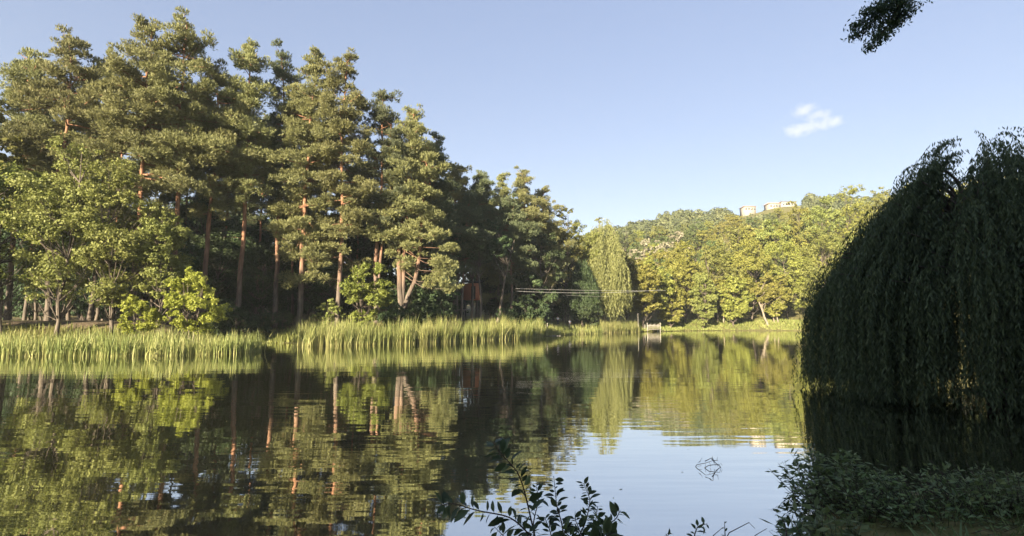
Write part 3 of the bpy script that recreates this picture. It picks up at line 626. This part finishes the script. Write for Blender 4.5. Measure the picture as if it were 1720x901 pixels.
# ------------------------------------------------------------ reeds and bank grass
def reeds(name, label, path, depth, dens, hgt, seed, mat='reed', gapk=1.0, w=.05, cat='reeds'):
    rng = np.random.default_rng(seed); path = np.array(path, float)
    seg = np.linalg.norm(np.diff(path, axis=0), axis=1); cum = np.concatenate([[0], np.cumsum(seg)]); Lt = cum[-1]
    m = int(Lt * depth * dens)
    s = rng.uniform(0, Lt, m); v = rng.uniform(0, 1, m) ** 1.25
    nz1 = np.sin(s * 1.9 + seed) + np.sin(s * 3.7 + 2 * seed) * .8 + np.sin(s * .63 + seed) * .9
    keep = (v * 3.2 > gapk * (nz1 * .55 + .1)) | (rng.random(m) < .12)
    s, v, nz1 = s[keep], v[keep], nz1[keep]; m = len(s)
    x = np.interp(s, cum, path[:, 0]); y = np.interp(s, cum, path[:, 1]) + v * depth
    z = np.maximum(ground_z(x, y), -.35)
    h = hgt * rng.uniform(.55, 1.14, m) * (1 + .13 * np.sin(s * .8 + seed) * np.sin(s * .31 + 2) + .09 * np.sin(s * 2.7) + .06 * np.sin(s * 6.1)) * (.85 + .2 * v)
    az = rng.uniform(0, 2 * pi, m); ln = np.where(rng.random(m) < .14, rng.uniform(.3, .75, m), rng.uniform(.02, .26, m)) * h
    q = MB(); t = np.array([0, .4, .75, 1.0]); wd = np.array([1, .9, .6, .06])
    fa = rng.uniform(0, pi, m); bx, by = np.cos(fa), np.sin(fa)
    V = np.zeros((m, 4, 2, 3))
    for k in range(4):
        cx = x + np.cos(az) * ln * t[k] ** 2.2; cy = y + np.sin(az) * ln * t[k] ** 2.2; cz = z + h * t[k] * (1 - .42 * (ln / h) ** 1.6 * t[k])
        for e, sg in enumerate((-1, 1)):
            V[:, k, e, 0] = cx + sg * bx * w / 2 * wd[k]; V[:, k, e, 1] = cy + sg * by * w / 2 * wd[k]; V[:, k, e, 2] = cz
    base = np.arange(m)[:, None] * 8; Q = np.stack([np.stack([base[:, 0] + 2 * k, base[:, 0] + 2 * k + 1, base[:, 0] + 2 * k + 3, base[:, 0] + 2 * k + 2], -1) for k in range(3)], 1).reshape(-1, 4)
    tint = np.clip(.47 + rng.normal(size=m) * .20 + .14 * np.sin(s * .5) + .10 * np.sin(s * 1.7 + 1), 0, 1); tint = np.where(rng.random(m) < .07, 1.0, tint)
    tt = np.stack([np.clip(tint + .28, 0, 1), tint, tint], 1).ravel()
    q.quads(V.reshape(-1, 3), Q, tt)
    return tag(q.build(name, M[mat]), label, cat, kind='stuff')
reeds('reed_bed', 'tall sunlit reeds at the left shore below the bright bush', [(-52, 38), (-40, 37.4), (-30, 38.2), (-24, 38.2), (-20.0, 41)], 4.2, 66, 1.95, 3)
reeds('reed_bed', 'long sunlit reed bed across the middle of the left shore', [(-21.5, 53), (-19.5, 52), (-15.5, 54.5), (-10.3, 58.5), (-4.4, 66), (1, 73), (4.6, 79.5)], 5.0, 58, 2.65, 7)
reeds('reed_bed', 'dim low reeds beyond the end of the long bed', [(5.2, 84), (7.6, 90), (10.5, 95), (17, 102)], 3.0, 46, 1.6, 11, gapk=.5)
reeds('reed_bed', 'pale sunlit reeds in front of the weeping willow', [(17, 102.6), (22, 108.6), (26.5, 114)], 4.5, 48, 2.2, 13, gapk=.5)
reeds('bank_grass', 'green grass on the little inlet bank between the reed beds', [(-33, 56), (-29, 59), (-24, 59), (-19, 56.5)], 7, 40, .5, 17, 'grass', gapk=-1, w=.06, cat='grass')
reeds('bank_grass', 'grass strip behind the long reed bed', [(-26, 60), (-14, 61), (-8, 66), (-2, 73), (6, 86)], 5, 26, 1.0, 19, 'grass', gapk=-1, w=.06, cat='grass')
reeds('bank_grass', 'sunlit grass along the far right bank', [(26, 115), (40, 128), (60, 132), (80, 122)], 9, 26, .55, 23, 'grass', gapk=-1, w=.09, cat='grass')
reeds('bank_grass', 'grass at the foot of the left trees', [(-60, 43), (-40, 43.5), (-24, 43)], 7, 30, .7, 29, 'grass', gapk=-1, w=.06, cat='grass')

# ------------------------------------------------------------ small things on the far side
def cable(name, label, p0, p1, sag, r, group):
    p0, p1 = np.array(p0), np.array(p1); t = np.linspace(0, 1, 30)
    P = p0 + (p1 - p0) * t[:, None]; P[:, 2] -= sag * 4 * t * (1 - t)
    m = MB(); m.tube(P, r, 5); tag(m.build(name, M['cable'], smooth=True), label, 'cable', group)
G = 'pale cables strung across the wood edge'
cable('overhead_cable', 'upper pale cable strung in front of the shaded wood', at(866, 485, 84), at(1118, 488.5, 119), .15, .021, G)
cable('overhead_cable', 'middle thicker pale cable strung in front of the shaded wood', at(868, 489.5, 84), at(1110, 487, 119), .45, .027, G)
cable('overhead_cable', 'short lowest pale cable near the weeping willow', at(950, 496, 98), at(1070, 499, 116), .12, .013, G)
# jetty
root = empty('jetty', (*at(1097, 556, 119)[:2], 0)); tag(root, 'small weathered wooden jetty with upright railing boards', 'jetty')
w = 1.45
m = MB(); m.box(-w, w, -.7, 1.6, .42, .50); m.build('deck', M['wood_grey'], root)
for sx in (-w, w - .12):
    for sy in (-.68, 1.4):
        m = MB(); m.box(sx, sx + .12, sy, sy + .12, -.6, 1.95 if sy < 0 else 1.6); m.build('post', M['wood_pale'], root)
m = MB()
for k in range(9): m.box(-w + .22 + k * .28, -w + .36 + k * .28, -.66, -.62, .52, 1.5 + .12 * (k % 3))
m.build('railing', M['wood_grey'], root)
m = MB(); m.box(-w + .121, w - .121, -.615, -.575, 1.25, 1.35); m.build('rail', M['wood_pale'], root)
def stake(name, label, px, py0, py1, Y, r, lean=.0, mat='wood_pale'):
    x = xat(px, Y); z1 = at(px, py1, Y)[2]
    m = MB(); m.tube([(0, 0, -.6), (lean * .5, 0, z1 * .5), (lean, 0, z1)], [r, r * .95, r * .8], 7)
    o = m.build(name, M[mat], smooth=True); o.location = (x, Y, 0); tag(o, label, 'pole')
stake('pole', 'tall thin pale pole in the water left of the jetty', 1072, 556, 527, 114.5, .035, -.05)
stake('pole', 'short whitish stake at the end of the long reed bed', 919, 560, 543, 86, .06, .03)
m = MB(); m.tube([(0, 0, .02), (.9, .1, .06), (1.9, 0, .04)], [.05, .06, .03], 6); o = m.build('floating_branch', M['wood_pale']); o.location = (xat(921, 87), 87, 0); tag(o, 'pale bare branch floating beside the whitish stake', 'branch')
# hut on stilts between the trunks
x, y, z = ground_at(792, 89)
root = empty('hut', (x, y, z)); tag(root, 'small red brown hut on stilts behind the shaded trunks', 'hut')
zb = at(792, 504, 89)[2] - z; zt = at(792, 476, 89)[2] - z
m = MB(); m.box(-1.3, 1.3, 0, 2.4, zb, zt); m.build('wall', M['wood_red'], root)
m = MB(); m.box(-.08, .62, -.05, .01, zb + .12, zt - .5); m.build('door', M['dark'], root)
m = MB(); m.quads([(-1.6, -.4, zt + .02), (1.6, -.4, zt + .02), (1.6, 2.8, zt + .5), (-1.6, 2.8, zt + .5), (-1.6, -.4, zt + .12), (1.6, -.4, zt + .12), (1.6, 2.8, zt + .6), (-1.6, 2.8, zt + .6)],
                  [(0, 3, 2, 1), (4, 5, 6, 7), (0, 1, 5, 4), (2, 3, 7, 6), (1, 2, 6, 5), (3, 0, 4, 7)]); m.build('roof', M['dark'], root)
for sx in (-1.25, 1.1):
    for sy in (.05, 2.2): m = MB(); m.box(sx, sx + .14, sy, sy + .14, -.3, zb - .003); m.build('post', M['dark'], root)
root = empty('railing', ground_at(779, 86)); tag(root, 'low pale wooden rail in front of the hut', 'railing')
m = MB(); m.box(-1.5, 1.5, 0, .08, 1.7, 1.82); m.build('rail', M['wood_grey'], root)
for sx in (-1.4, 0, 1.3): m = MB(); m.box(sx, sx + .1, .085, .165, -.3, 1.78); m.build('post', M['wood_grey'], root)

# two people on the far bank
def person(label, px, Y, rz, seat, arm):
    x, y, z = ground_at(px, Y); root = empty('person', (x, y, z), rz); tag(root, label, 'person', 'people in white on the far bank')
    def skin(name, J, E, rad, mat):
        me = bpy.data.meshes.new(name); me.from_pydata([tuple(j) for j in J], E, []); o = bpy.data.objects.new(name, me); COL.objects.link(o)
        md = o.modifiers.new('skin', 'SKIN')
        for k, r_ in enumerate(rad): me.skin_vertices[0].data[k].radius = (r_, r_ * .85); 
        me.skin_vertices[0].data[0].use_root = True
        sb = o.modifiers.new('sub', 'SUBSURF'); sb.levels = 1; sb.render_levels = 1
        me.materials.append(M[mat]); o.parent = root; return o
    J = [(0, 0, .95), (0, 0, 1.2), (0, 0, 1.42), (0, .01, 1.52), (0, -.02, 1.66), (.19, 0, 1.40), (.25, -.02, 1.14), (.24 , -.14 * arm, .90), (-.19, 0, 1.40), (-.25, -.02, 1.14), (-.20, -.2 * arm, .94),
         (.10, 0, .90), (.11, -.02, .50), (.12, 0, .08), (.13, -.14, .03), (-.10, 0, .90), (-.11, -.02, .50), (-.12, 0, .08), (-.13, -.14, .03)]
    E = [(0, 1), (1, 2), (2, 3), (3, 4), (2, 5), (5, 6), (6, 7), (2, 8), (8, 9), (9, 10), (0, 11), (11, 12), (12, 13), (13, 14), (0, 15), (15, 16), (16, 17), (17, 18)]
    rad = [.14, .13, .14, .055, .10, .06, .045, .035, .06, .045, .035, .09, .06, .045, .035, .09, .06, .045, .035]
    skin('body', J, E, rad, 'skin')
    skin('shirt', J[:3] + [J[5], (.235, -.01, 1.2), J[8], (-.235, -.01, 1.2)], [(0, 1), (1, 2), (2, 3), (3, 4), (2, 5), (5, 6)], [.165, .155, .165, .08, .07, .08, .07], 'white_cloth')
    skin('trousers', [(0, 0, .93), (.10, 0, .86), (.11, -.02, .5), (.12, 0, .12), (-.10, 0, .86), (-.11, -.02, .5), (-.12, 0, .12)], [(0, 1), (1, 2), (2, 3), (0, 4), (4, 5), (5, 6)], [.15, .115, .085, .07, .115, .085, .07], 'denim')
    skin('hair', [(0, .02, 1.70), (0, .035, 1.74)], [(0, 1)], [.105, .09], 'hair')
person('standing person in a white top, left one of two by the water', 937, 103.5, .4, 0, 1)
person('standing person in a white top, right one of two by the water', 957, 103.5, 3.4, 0, .3)

# ------------------------------------------------------------ near right: dark weeping willow
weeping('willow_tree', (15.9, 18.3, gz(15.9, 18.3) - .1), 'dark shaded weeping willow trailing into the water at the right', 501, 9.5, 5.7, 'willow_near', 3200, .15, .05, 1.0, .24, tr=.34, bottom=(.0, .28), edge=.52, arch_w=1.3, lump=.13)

# shade trees behind the camera (they throw the shade on the near bank and willow)
for k, (x, y, H, r) in enumerate([(-7, -16, 22, 6), (-1, -15, 27, 7), (-13, -14, 20, 5.5), (7, -14, 27, 7), (15, -11, 25, 7), (-4, -11, 17, 5.5), (3, -23, 26, 7), (11, -22, 25, 7), (-11, -24, 26, 6.5)]):
    broadleaf('leafy_tree', (x, y, gz(x, y)), 'large leafy tree on the near bank behind the viewpoint', 520 + k, H, r, mat='decid_green', low=.03, leaf=.6, n=30000, blobs=80, group='trees behind the viewpoint', tr=.3)

# tree whose branch hangs into the top right corner
rng = np.random.default_rng(9)
root = empty('spruce_tree', (8.6, 2.6, gz(8.6, 2.6) - .1)); tag(root, 'dark tree whose hanging branch tips enter the upper right corner', 'tree')
tb, cb = MB(), MB(); base = np.array([8.6, 2.6, gz(8.6, 2.6) - .1])
tb.tube([(0, 0, -.3), (.05, 0, 4), (0, .1, 9)], [.24, .18, .08], 9)
tips = [at(1430, 46, 6.0), at(1428, 64, 6.2), at(1456, 84, 6.1), at(1450, 20, 5.8), at(1470, 66, 6.3), at(1500, 40, 6.0)]
for k, tp in enumerate(tips):
    e = tp - base; hub = at(1540, -60, 5.6) - base
    if k == 6: hub = at(1468, 95, 6.1) - base
    if k == 0: tb.tube([(0, 0, 6.2), (hub * [.5, .5, 0] + [0, 0, 7]), hub], [.09, .06, .03], 6)
    if k == 6: tb.tube([at(1500, 20, 6.0) - base, at(1480, 60, 6.1) - base, hub, e], [.006, .004, .003, .002], 4)
    t = np.linspace(0, 1, 9)[:, None]; P = hub + (e - hub) * t + np.array([0, 0, -.12]) * (t * (1 - t)) * 4
    P[-1] = e
    if k < 6: tb.tube(P, np.linspace(.015, .002, 9), 4)
    m = 560
    u = rng.uniform(.25 if k < 6 else .3, 1, m); C = np.stack([np.interp(u, t[:, 0], P[:, q]) for q in range(3)], 1)
    C += rng.normal(size=(m, 3)) * np.array([.11, .11, .05]) * (1 if k < 6 else .25) * (1.15 - u[:, None] * .8)
    C[:, 2] -= rng.uniform(0, .10, m) * (1.1 - u)
    T = unit(rng.normal(size=(m, 3)) * .6 + [0, 0, -.8]); N = unit(np.cross(T, rdir(rng, m)))
    cb.leaves(C, T, N, rng.uniform(.035, .06, m), .018, rng.uniform(.1, .6, m))
tb.build('trunk', M['bark'], root, smooth=True); cb.build('crown', M['shrub'], root)

# ------------------------------------------------------------ foreground shrub
def oval_leaf(mb, c, T, N, L, Wd, tint, fold=.18):
    """pointed oval leaf with a folded midrib"""
    T = T / np.linalg.norm(T); B = np.cross(N, T); B /= np.linalg.norm(B) + 1e-9; Nn = np.cross(T, B)
    prof = [(0, 0), (.18, .62), (.42, 1.0), (.70, .80), (.90, .34), (1, 0)]
    V = []; 
    for u, w_ in prof:
        mid = c + T * L * u - Nn * (L * .14 * u * u)
        V += [mid - B * Wd / 2 * w_ + Nn * fold * Wd * w_ * .5, mid, mid + B * Wd / 2 * w_ + Nn * fold * Wd * w_ * .5]
    Q = []
    for k in range(5):
        a = k * 3; Q += [(a, a + 1, a + 4, a + 3), (a + 1, a + 2, a + 5, a + 4)]
    mb.quads(V, Q, tint)
def shrub(name, label, basep, stems, seed, leafL, mat='shrub', cat='shrub'):
    rng = np.random.default_rng(seed); root = empty(name, tuple(basep)); tag(root, label, cat); bp_ = np.array(basep)
    sm, lm = MB(), MB()
    for pts, Yd, nl, sc in stems:
        P = np.array([at(px, py, Yd + dy) for px, py, dy in pts]) - bp_
        t = np.linspace(0, 1, 24); u = np.linspace(0, 1, len(P)); PP = np.stack([np.interp(t, u, P[:, q]) for q in range(3)], 1)
        for _ in range(3): PP[1:-1] = (PP[:-2] + 2 * PP[1:-1] + PP[2:]) / 4
        sm.tube(PP, np.linspace(.0034, .0010, 24), 5)
        for k in range(nl):
            v = .12 + .88 * (k + .5) / nl; c = np.array([np.interp(v, t, PP[:, q]) for q in range(3)])
            i0 = min(22, int(v * 23)); tg = unit(PP[i0 + 1] - PP[i0])
            sd = 1 if k % 2 else -1
            right = unit(np.cross(tg, np.array([0, -1, 0.25]))); T = unit(right * sd * rng.uniform(.7, 1.1) + tg * rng.uniform(.2, .7) + rng.normal(size=3) * .28)
            N = unit(np.array([0, -.35, .9]) + rng.normal(size=3) * .55)
            L = leafL * sc * rng.uniform(.5, 1.25) * (1.0 if v < .85 else .75)
            sm.tube([c, c + T * L * .12], [.0012, .001], 3, cap=False)
            oval_leaf(lm, c + T * L * .12, T, N, L, L * rng.uniform(.34, .56), float(np.clip(.45 + rng.normal() * .25, 0, 1)), fold=rng.uniform(.05, .7))
    sm.build('stem', M['twig'], root, smooth=True); lm.build('foliage', M[mat], root, smooth=True)
ST = [([(905, 930, 0), (880, 820, 0), (868, 790, .02), (840, 762, .05), (828, 742, .08)], 2.1, 26, 1.0),
      ([(905, 915, .05), (860, 868, 0), (800, 858, 0), (760, 845, .05), (738, 850, .05)], 2.05, 22, 1.0),
      ([(950, 930, 0), (944, 880, 0), (935, 850, .02), (930, 800, .05)], 2.15, 22, .72),
      ([(960, 930, 0), (985, 875, .02), (992, 840, .02), (980, 812, .05)], 2.2, 26, .7),
      ([(985, 930, 0), (1010, 890, 0), (1035, 872, .02), (1042, 858, .03)], 2.1, 16, .9),
      ([(930, 925, .1), (925, 895, .1), (915, 870, .1)], 2.15, 12, .8), ([(905, 925, 0), (890, 898, 0), (872, 882, 0)], 2.0, 12, .8),
      ([(990, 925, .1), (975, 895, .1), (965, 870, .1)], 2.05, 16, .8), ([(1020, 935, .1), (1020, 900, .1), (1012, 885, .1)], 2.0, 14, .85), ([(950, 940, 0), (960, 905, 0), (945, 890, 0)], 1.95, 16, .85),
      ([(900, 930, .05), (895, 880, .05), (905, 840, .08), (900, 815, .1)], 2.2, 16, .7), ([(880, 935, .05), (850, 905, .05), (830, 885, .08)], 2.1, 9, .9), ([(1000, 935, .1), (1000, 880, .1), (1004, 850, .12)], 2.25, 16, .65), ([(968, 935, 0), (1010, 905, 0), (1030, 895, 0)], 1.95, 12, .9)]
shrub('leafy_shrub', 'dark leafy shrub with arching twigs at the bottom centre', (.18, 2.1, gz(.18, 2.1)), [(p, y, int(n * 1.5), s) for p, y, n, s in ST], 11, .055)
# its stems reach the bank
ms = MB()
for px in (905, 950, 960, 985, 930, 1020):
    e = at(px, 930, 2.1); ms.tube([(.18 + (e[0] - .18) * .2, 2.1, gz(.18, 2.1) - .05), (.18 + (e[0] - .18) * .6, 2.12, (e[2] + .9) / 2), tuple(e)], [.008, .006, .0045], 5)
par = [o for o in COL.objects if o.name.startswith('leafy_shrub')][0]
o = ms.build('lower_stem', M['twig'], par, smooth=True)
o.data.transform(__import__('mathutils').Matrix.Translation(-Vector(par.location)))

# twig tangle rising from the water
rng = np.random.default_rng(21); Yt = 9.6; m = MB(); c0 = at(1192, 792, Yt); c0[1] = Yt
bz = np.array([xat(1192, Yt), Yt, 0])
for pts in [[(1166, 790), (1170, 778), (1185, 775), (1200, 770)], [(1178, 788), (1190, 779), (1208, 777), (1213, 790)], [(1195, 768), (1203, 776), (1213, 784), (1212, 800)], [(1184, 772), (1196, 766), (1200, 776)], [(1172, 786), (1186, 792), (1196, 788)]]:
    P = np.array([at(a, b, Yt + rng.normal() * .05) for a, b in pts]) - bz; P[:, 2] = np.maximum(P[:, 2] - .03, -.04)
    m.tube(P, np.linspace(.007, .003, len(P)), 4)
for k in range(16):
    a = at(rng.uniform(1175, 1212), rng.uniform(770, 786), Yt) - bz; a[2] = max(a[2] - .03, 0); m.tube([a, a + rng.normal(size=3) * [.05, .02, .05]], [.004, .002], 3)
o = m.build('submerged_twig', M['twig']); o.location = bz; tag(o, 'tangle of bare dark twigs sticking out of the calm water', 'branch')

rng = np.random.default_rng(83); q = MB(); n = 130
Ys = 8 + 60 * rng.random(n) ** 1.6; xs = rng.uniform(-.5, .45, n) * Ys + rng.normal(size=n); k = lake_dist(xs, Ys) < -1.5; xs, Ys = xs[k], Ys[k]; n = len(xs)
a = rng.uniform(0, 2 * pi, n); L_ = rng.uniform(.03, .075, n)
q.leaves(np.stack([xs, Ys, np.full(n, .006)], 1), np.stack([np.cos(a), np.sin(a), 0 * a], 1), unit(np.array([[0, 0, 1.]]) + rng.normal(size=(n, 3)) * .08), L_, L_ * .5, rng.uniform(0, 1, n))
tag(q.build('floating_leaves', M['reed']), 'tiny leaves and specks floating on the calm water', 'leaves', kind='stuff')

# ------------------------------------------------------------ plants along the right bank
def weed_clump(name, label, px, py_top, Y, r, seed, kind, n, mat='weed', cat='plant', group=None, leaf=.07):
    rng = np.random.default_rng(seed); x = xat(px, Y); z = max(gz(x, Y), 0.0); root = empty(name, (x, Y, z)); tag(root, label, cat, group)
    H = max(.35, at(px, py_top, Y)[2] - z); sm, lm = MB(), MB()
    for s in range(n):
        az = rng.uniform(0, 2 * pi); q = r * rng.uniform(0, 1) ** .6; h = H * rng.uniform(.55, 1.0) * (1 - .35 * (q / r) ** 2)
        b = np.array([cos(az) * q * .5, sin(az) * q * .5, -.1]); e = np.array([cos(az) * q, sin(az) * q, h]); t = np.linspace(0, 1, 10)
        P = b + (e - b) * t[:, None]; P[:, :2] += (t ** 2)[:, None] * rng.normal(size=2) * .08
        if kind == 'blade':
            az2 = rng.uniform(0, 2 * pi); ln = h * rng.uniform(.3, .9); P[:, 0] += cos(az2) * ln * t ** 2; P[:, 1] += sin(az2) * ln * t ** 2; P[:, 2] -= h * .35 * t ** 3
            wd = .016 * (1 - t ** 2) + .001; B = np.array([-sin(az2), cos(az2), 0]); V = np.stack([P - B * wd[:, None], P + B * wd[:, None]], 1).reshape(-1, 3)
            lm.quads(V, [(2 * k, 2 * k + 1, 2 * k + 3, 2 * k + 2) for k in range(9)], float(np.clip(.5 + rng.normal() * .2, 0, 1)))
        else:
            sm.tube(P, np.linspace(.004, .0015, 10), 4)
            m = int(h / .035)
            for k in range(m):
                v = .2 + .8 * rng.random(); c = np.array([np.interp(v, t, P[:, w]) for w in range(3)]); T = unit(rng.normal(size=3) * [1, 1, .4] + [0, 0, .15])
                N = unit(rng.normal(size=3) * .5 + [0, 0, 1]); L = leaf * rng.uniform(.6, 1.2)
                lm.leaves((c + T * L * .5)[None], T[None], N[None], L, L * .36, float(np.clip(.5 + rng.normal() * .22, 0, 1)))
    if kind != 'blade': sm.build('stem', M['twig'], root)
    lm.build('foliage', M[mat], root)
weed_clump('weed_clump', 'tall grey green weeds leaning over the water below the willow', 1385, 756, 7.9, .85, 31, 'leafy', 130, leaf=.12)
weed_clump('weed_clump', 'bushy weeds right of the leaning tall weeds', 1445, 800, 7.0, .9, 32, 'leafy', 150, leaf=.09)
weed_clump('weed_clump', 'low leafy weeds with broad pale leaves at the bottom edge', 1385, 856, 5.6, .55, 33, 'leafy', 80, leaf=.14)
weed_clump('weed_clump', 'dense weeds on the bank at the lower right corner', 1670, 790, 6.4, 1.1, 34, 'leafy', 200, leaf=.09)
weed_clump('weed_clump', 'feathery weeds between the corner and the leaning ones', 1550, 800, 6.6, 1.1, 35, 'leafy', 200, leaf=.09)
weed_clump('grass_clump', 'arching grass in front of the bushy weeds', 1425, 860, 5.6, .35, 36, 'blade', 60, cat='grass tuft')
weed_clump('grass_clump', 'arching grass at the bottom right edge', 1590, 865, 5.2, .5, 37, 'blade', 90, cat='grass tuft')
weed_clump('grass_clump', 'sparse bent grass stalks at the bottom edge near the water', 1300, 880, 4.2, .25, 38, 'blade', 22, cat='grass tuft', mat='shrub')
# silhouetted stems rising from below the frame
SB = [([(1170, 930, 0), (1166, 900, 0), (1172, 884, 0), (1188, 880, .02)], 2.2, 14, .5), ([(1222, 930, 0), (1218, 900, 0), (1217, 876, 0)], 2.2, 6, .35), ([(1120, 930, 0), (1125, 905, 0), (1118, 897, 0)], 2.2, 8, .4),
      ([(1310, 930, 0), (1322, 900, 0), (1318, 876, .05), (1308, 872, .05)], 2.3, 16, .42), ([(1350, 930, 0), (1345, 900, 0), (1338, 884, 0)], 2.3, 16, .5)]
LPL = ['dark curved sprig with narrow leaves at the bottom edge right of the shrub', 'single upright thin sprig at the bottom edge', 'smallest dark sprig at the bottom edge nearest the shrub', 'nodding dark sprig at the bottom edge left of the weeds', 'dark leafy sprig at the bottom edge touching the weeds']
for k, st in enumerate(SB):
    e = at(*st[0][0][:2], st[1]); bx_ = e[0] * .98
    shrub('low_plant', LPL[k], (bx_, 2.25, gz(bx_, 2.25)), [st], 41 + k, .06, cat='plant')
    par = [o for o in COL.objects if o.name.startswith('low_plant')][-1]
    ms = MB(); ms.tube([(0, 0, -.05), tuple(e - np.array(par.location))], [.005, .0045], 4); ms.build('lower_stem', M['twig'], par)
for k, pts in enumerate([[(1205, 930), (1225, 895), (1258, 878), (1268, 888)], [(1190, 930), (1198, 900), (1212, 888)], [(1262, 930), (1268, 900), (1288, 888)]]):
    ms = MB(); P = np.array([at(a, b, 2.3) for a, b in pts]); b0 = np.array([P[0][0], P[0][1], gz(P[0][0], P[0][1])]); P = np.vstack([b0, P]) - b0
    ms.tube(P, np.linspace(.003, .001, len(P)), 4); o = ms.build('bent_stalk', M['twig']); o.location = b0
    tag(o, ['long dry stalk bent over at its tip at the bottom edge', 'short curved dry stalk left of the long bent one', 'short curved dry stalk right of the long bent one'][k], 'grass stalk')

# near bank grass (mostly below the frame)
rng = np.random.default_rng(50); q = MB(); n = 26000
x = rng.uniform(-6, 14, n); y = rng.uniform(.6, 15, n); d = lake_dist(x, y); k = (d > -.05) & (d < 7) ; x, y = x[k], y[k]; z = ground_z(x, y); m_ = len(x)
h = rng.uniform(.06, .26, m_) * (1 + .6 * np.sin(x * 2) * np.sin(y * 1.7)); az = rng.uniform(0, 2 * pi, m_); T = unit(np.stack([np.cos(az) * .5, np.sin(az) * .5, np.ones(m_)], 1))
q.leaves(np.stack([x, y, z], 1) + T * h[:, None] * .45, T, unit(np.cross(T, rdir(rng, m_))), h, .012, np.clip(.45 + rng.normal(size=m_) * .2, 0, 1))
tag(q.build('bank_grass', M['weed']), 'short shaded grass on the near bank', 'grass', kind='stuff')

# ------------------------------------------------------------ the small cloud
Yc = 1500; c = at(1364, 206, Yc); U = Yc / F
LOBES = [(-12, 21, 23, 12), (10, 13, 26, 8), (-27, -14, 27, 11), (3, -6, 32, 9), (34, 0, 22, 9)]     # dx, dz, rx, rz in photo pixels
def cloud():
    m, t, out = nodes('cloud_vapour'); L = t.links.new
    tc = t.nodes.new('ShaderNodeTexCoord'); n = t.nodes.new('ShaderNodeTexNoise'); n.inputs['Scale'].default_value = .045; n.inputs['Detail'].default_value = 5
    L(tc.outputs['Object'], n.inputs['Vector']); best = None
    for dx, dz, rx, rz_ in LOBES:
        sb = t.nodes.new('ShaderNodeVectorMath'); sb.operation = 'SUBTRACT'; sb.inputs[1].default_value = (dx * U, 0, dz * U); L(tc.outputs['Object'], sb.inputs[0])
        mu = t.nodes.new('ShaderNodeVectorMath'); mu.operation = 'MULTIPLY'; mu.inputs[1].default_value = (1 / (rx * U), 1 / 40, 1 / (rz_ * U)); L(sb.outputs[0], mu.inputs[0])
        ln = t.nodes.new('ShaderNodeVectorMath'); ln.operation = 'LENGTH'; L(mu.outputs[0], ln.inputs[0])
        if best is None: best = ln.outputs['Value']
        else:
            mn = t.nodes.new('ShaderNodeMath'); mn.operation = 'SMOOTH_MIN'; mn.inputs[2].default_value = .25; L(best, mn.inputs[0]); L(ln.outputs['Value'], mn.inputs[1]); best = mn.outputs[0]
    iv = t.nodes.new('ShaderNodeMath'); iv.operation = 'SUBTRACT'; iv.inputs[0].default_value = .92; L(best, iv.inputs[1])
    ad = t.nodes.new('ShaderNodeMath'); ad.operation = 'ADD'; L(iv.outputs[0], ad.inputs[0])
    sc_ = t.nodes.new('ShaderNodeMapRange'); sc_.inputs['To Min'].default_value = -.85; sc_.inputs['To Max'].default_value = 1.0; L(n.outputs['Fac'], sc_.inputs['Value']); L(sc_.outputs[0], ad.inputs[1])
    mr = t.nodes.new('ShaderNodeMapRange'); mr.inputs['From Min'].default_value = .0; mr.inputs['From Max'].default_value = .9
    mr.inputs['To Min'].default_value = 0; mr.inputs['To Max'].default_value = .0055; L(ad.outputs[0], mr.inputs['Value'])
    v = t.nodes.new('ShaderNodeVolumePrincipled'); v.inputs['Color'].default_value = (.96, .92, .93, 1); v.inputs['Anisotropy'].default_value = 0; L(mr.outputs[0], v.inputs['Density'])
    L(v.outputs[0], out.inputs['Volume']); return m
mb_ = MB(); nu, nv = 40, 20; V = []
for i_ in range(nv + 1):
    for j_ in range(nu):
        th = pi * i_ / nv; ph = 2 * pi * j_ / nu; d = np.array([sin(th) * cos(ph), sin(th) * sin(ph), cos(th)]); rb = 8.0
        for dx, dz, rx, rz_ in LOBES:                      # farthest hit of the ray with each lobe (taken as a 1.15 times larger ellipsoid)
            q = np.array([1 / (rx * U * 1.12), 1 / 46, 1 / (rz_ * U * 1.2)]); o_ = -np.array([dx * U, 0, dz * U]) * q; dd = d * q
            A, B_, C_ = dd @ dd, 2 * dd @ o_, o_ @ o_ - 1; D = B_ * B_ - 4 * A * C_
            if D > 0: rb = max(rb, (-B_ + math.sqrt(D)) / (2 * A))
        V.append(d * rb)
mb_.quads(np.array(V), [(a * nu + b, (a + 1) * nu + b, (a + 1) * nu + (b + 1) % nu, a * nu + (b + 1) % nu) for a in range(nv) for b in range(nu)])
o = mb_.build('cloud', cloud()); o.location = c; tag(o, 'small pinkish white cloud in the right part of the sky', 'cloud')

# ------------------------------------------------------------ thin evening haze in the air
def haze_mat():
    m, t, out = nodes('thin_haze'); v = t.nodes.new('ShaderNodeVolumePrincipled'); v.inputs['Color'].default_value = (.86, .92, 1, 1)
    v.inputs['Density'].default_value = HAZE; v.inputs['Anisotropy'].default_value = .1; t.links.new(v.outputs[0], out.inputs['Volume']); return m
HAZE = .00017
if HAZE > 0:
    hz = MB(); hz.box(-1005, 1005, -405, 1405, -4, 150); tag(hz.build('haze', haze_mat()), 'thin pale haze in the air over the lake', 'haze', kind='stuff')
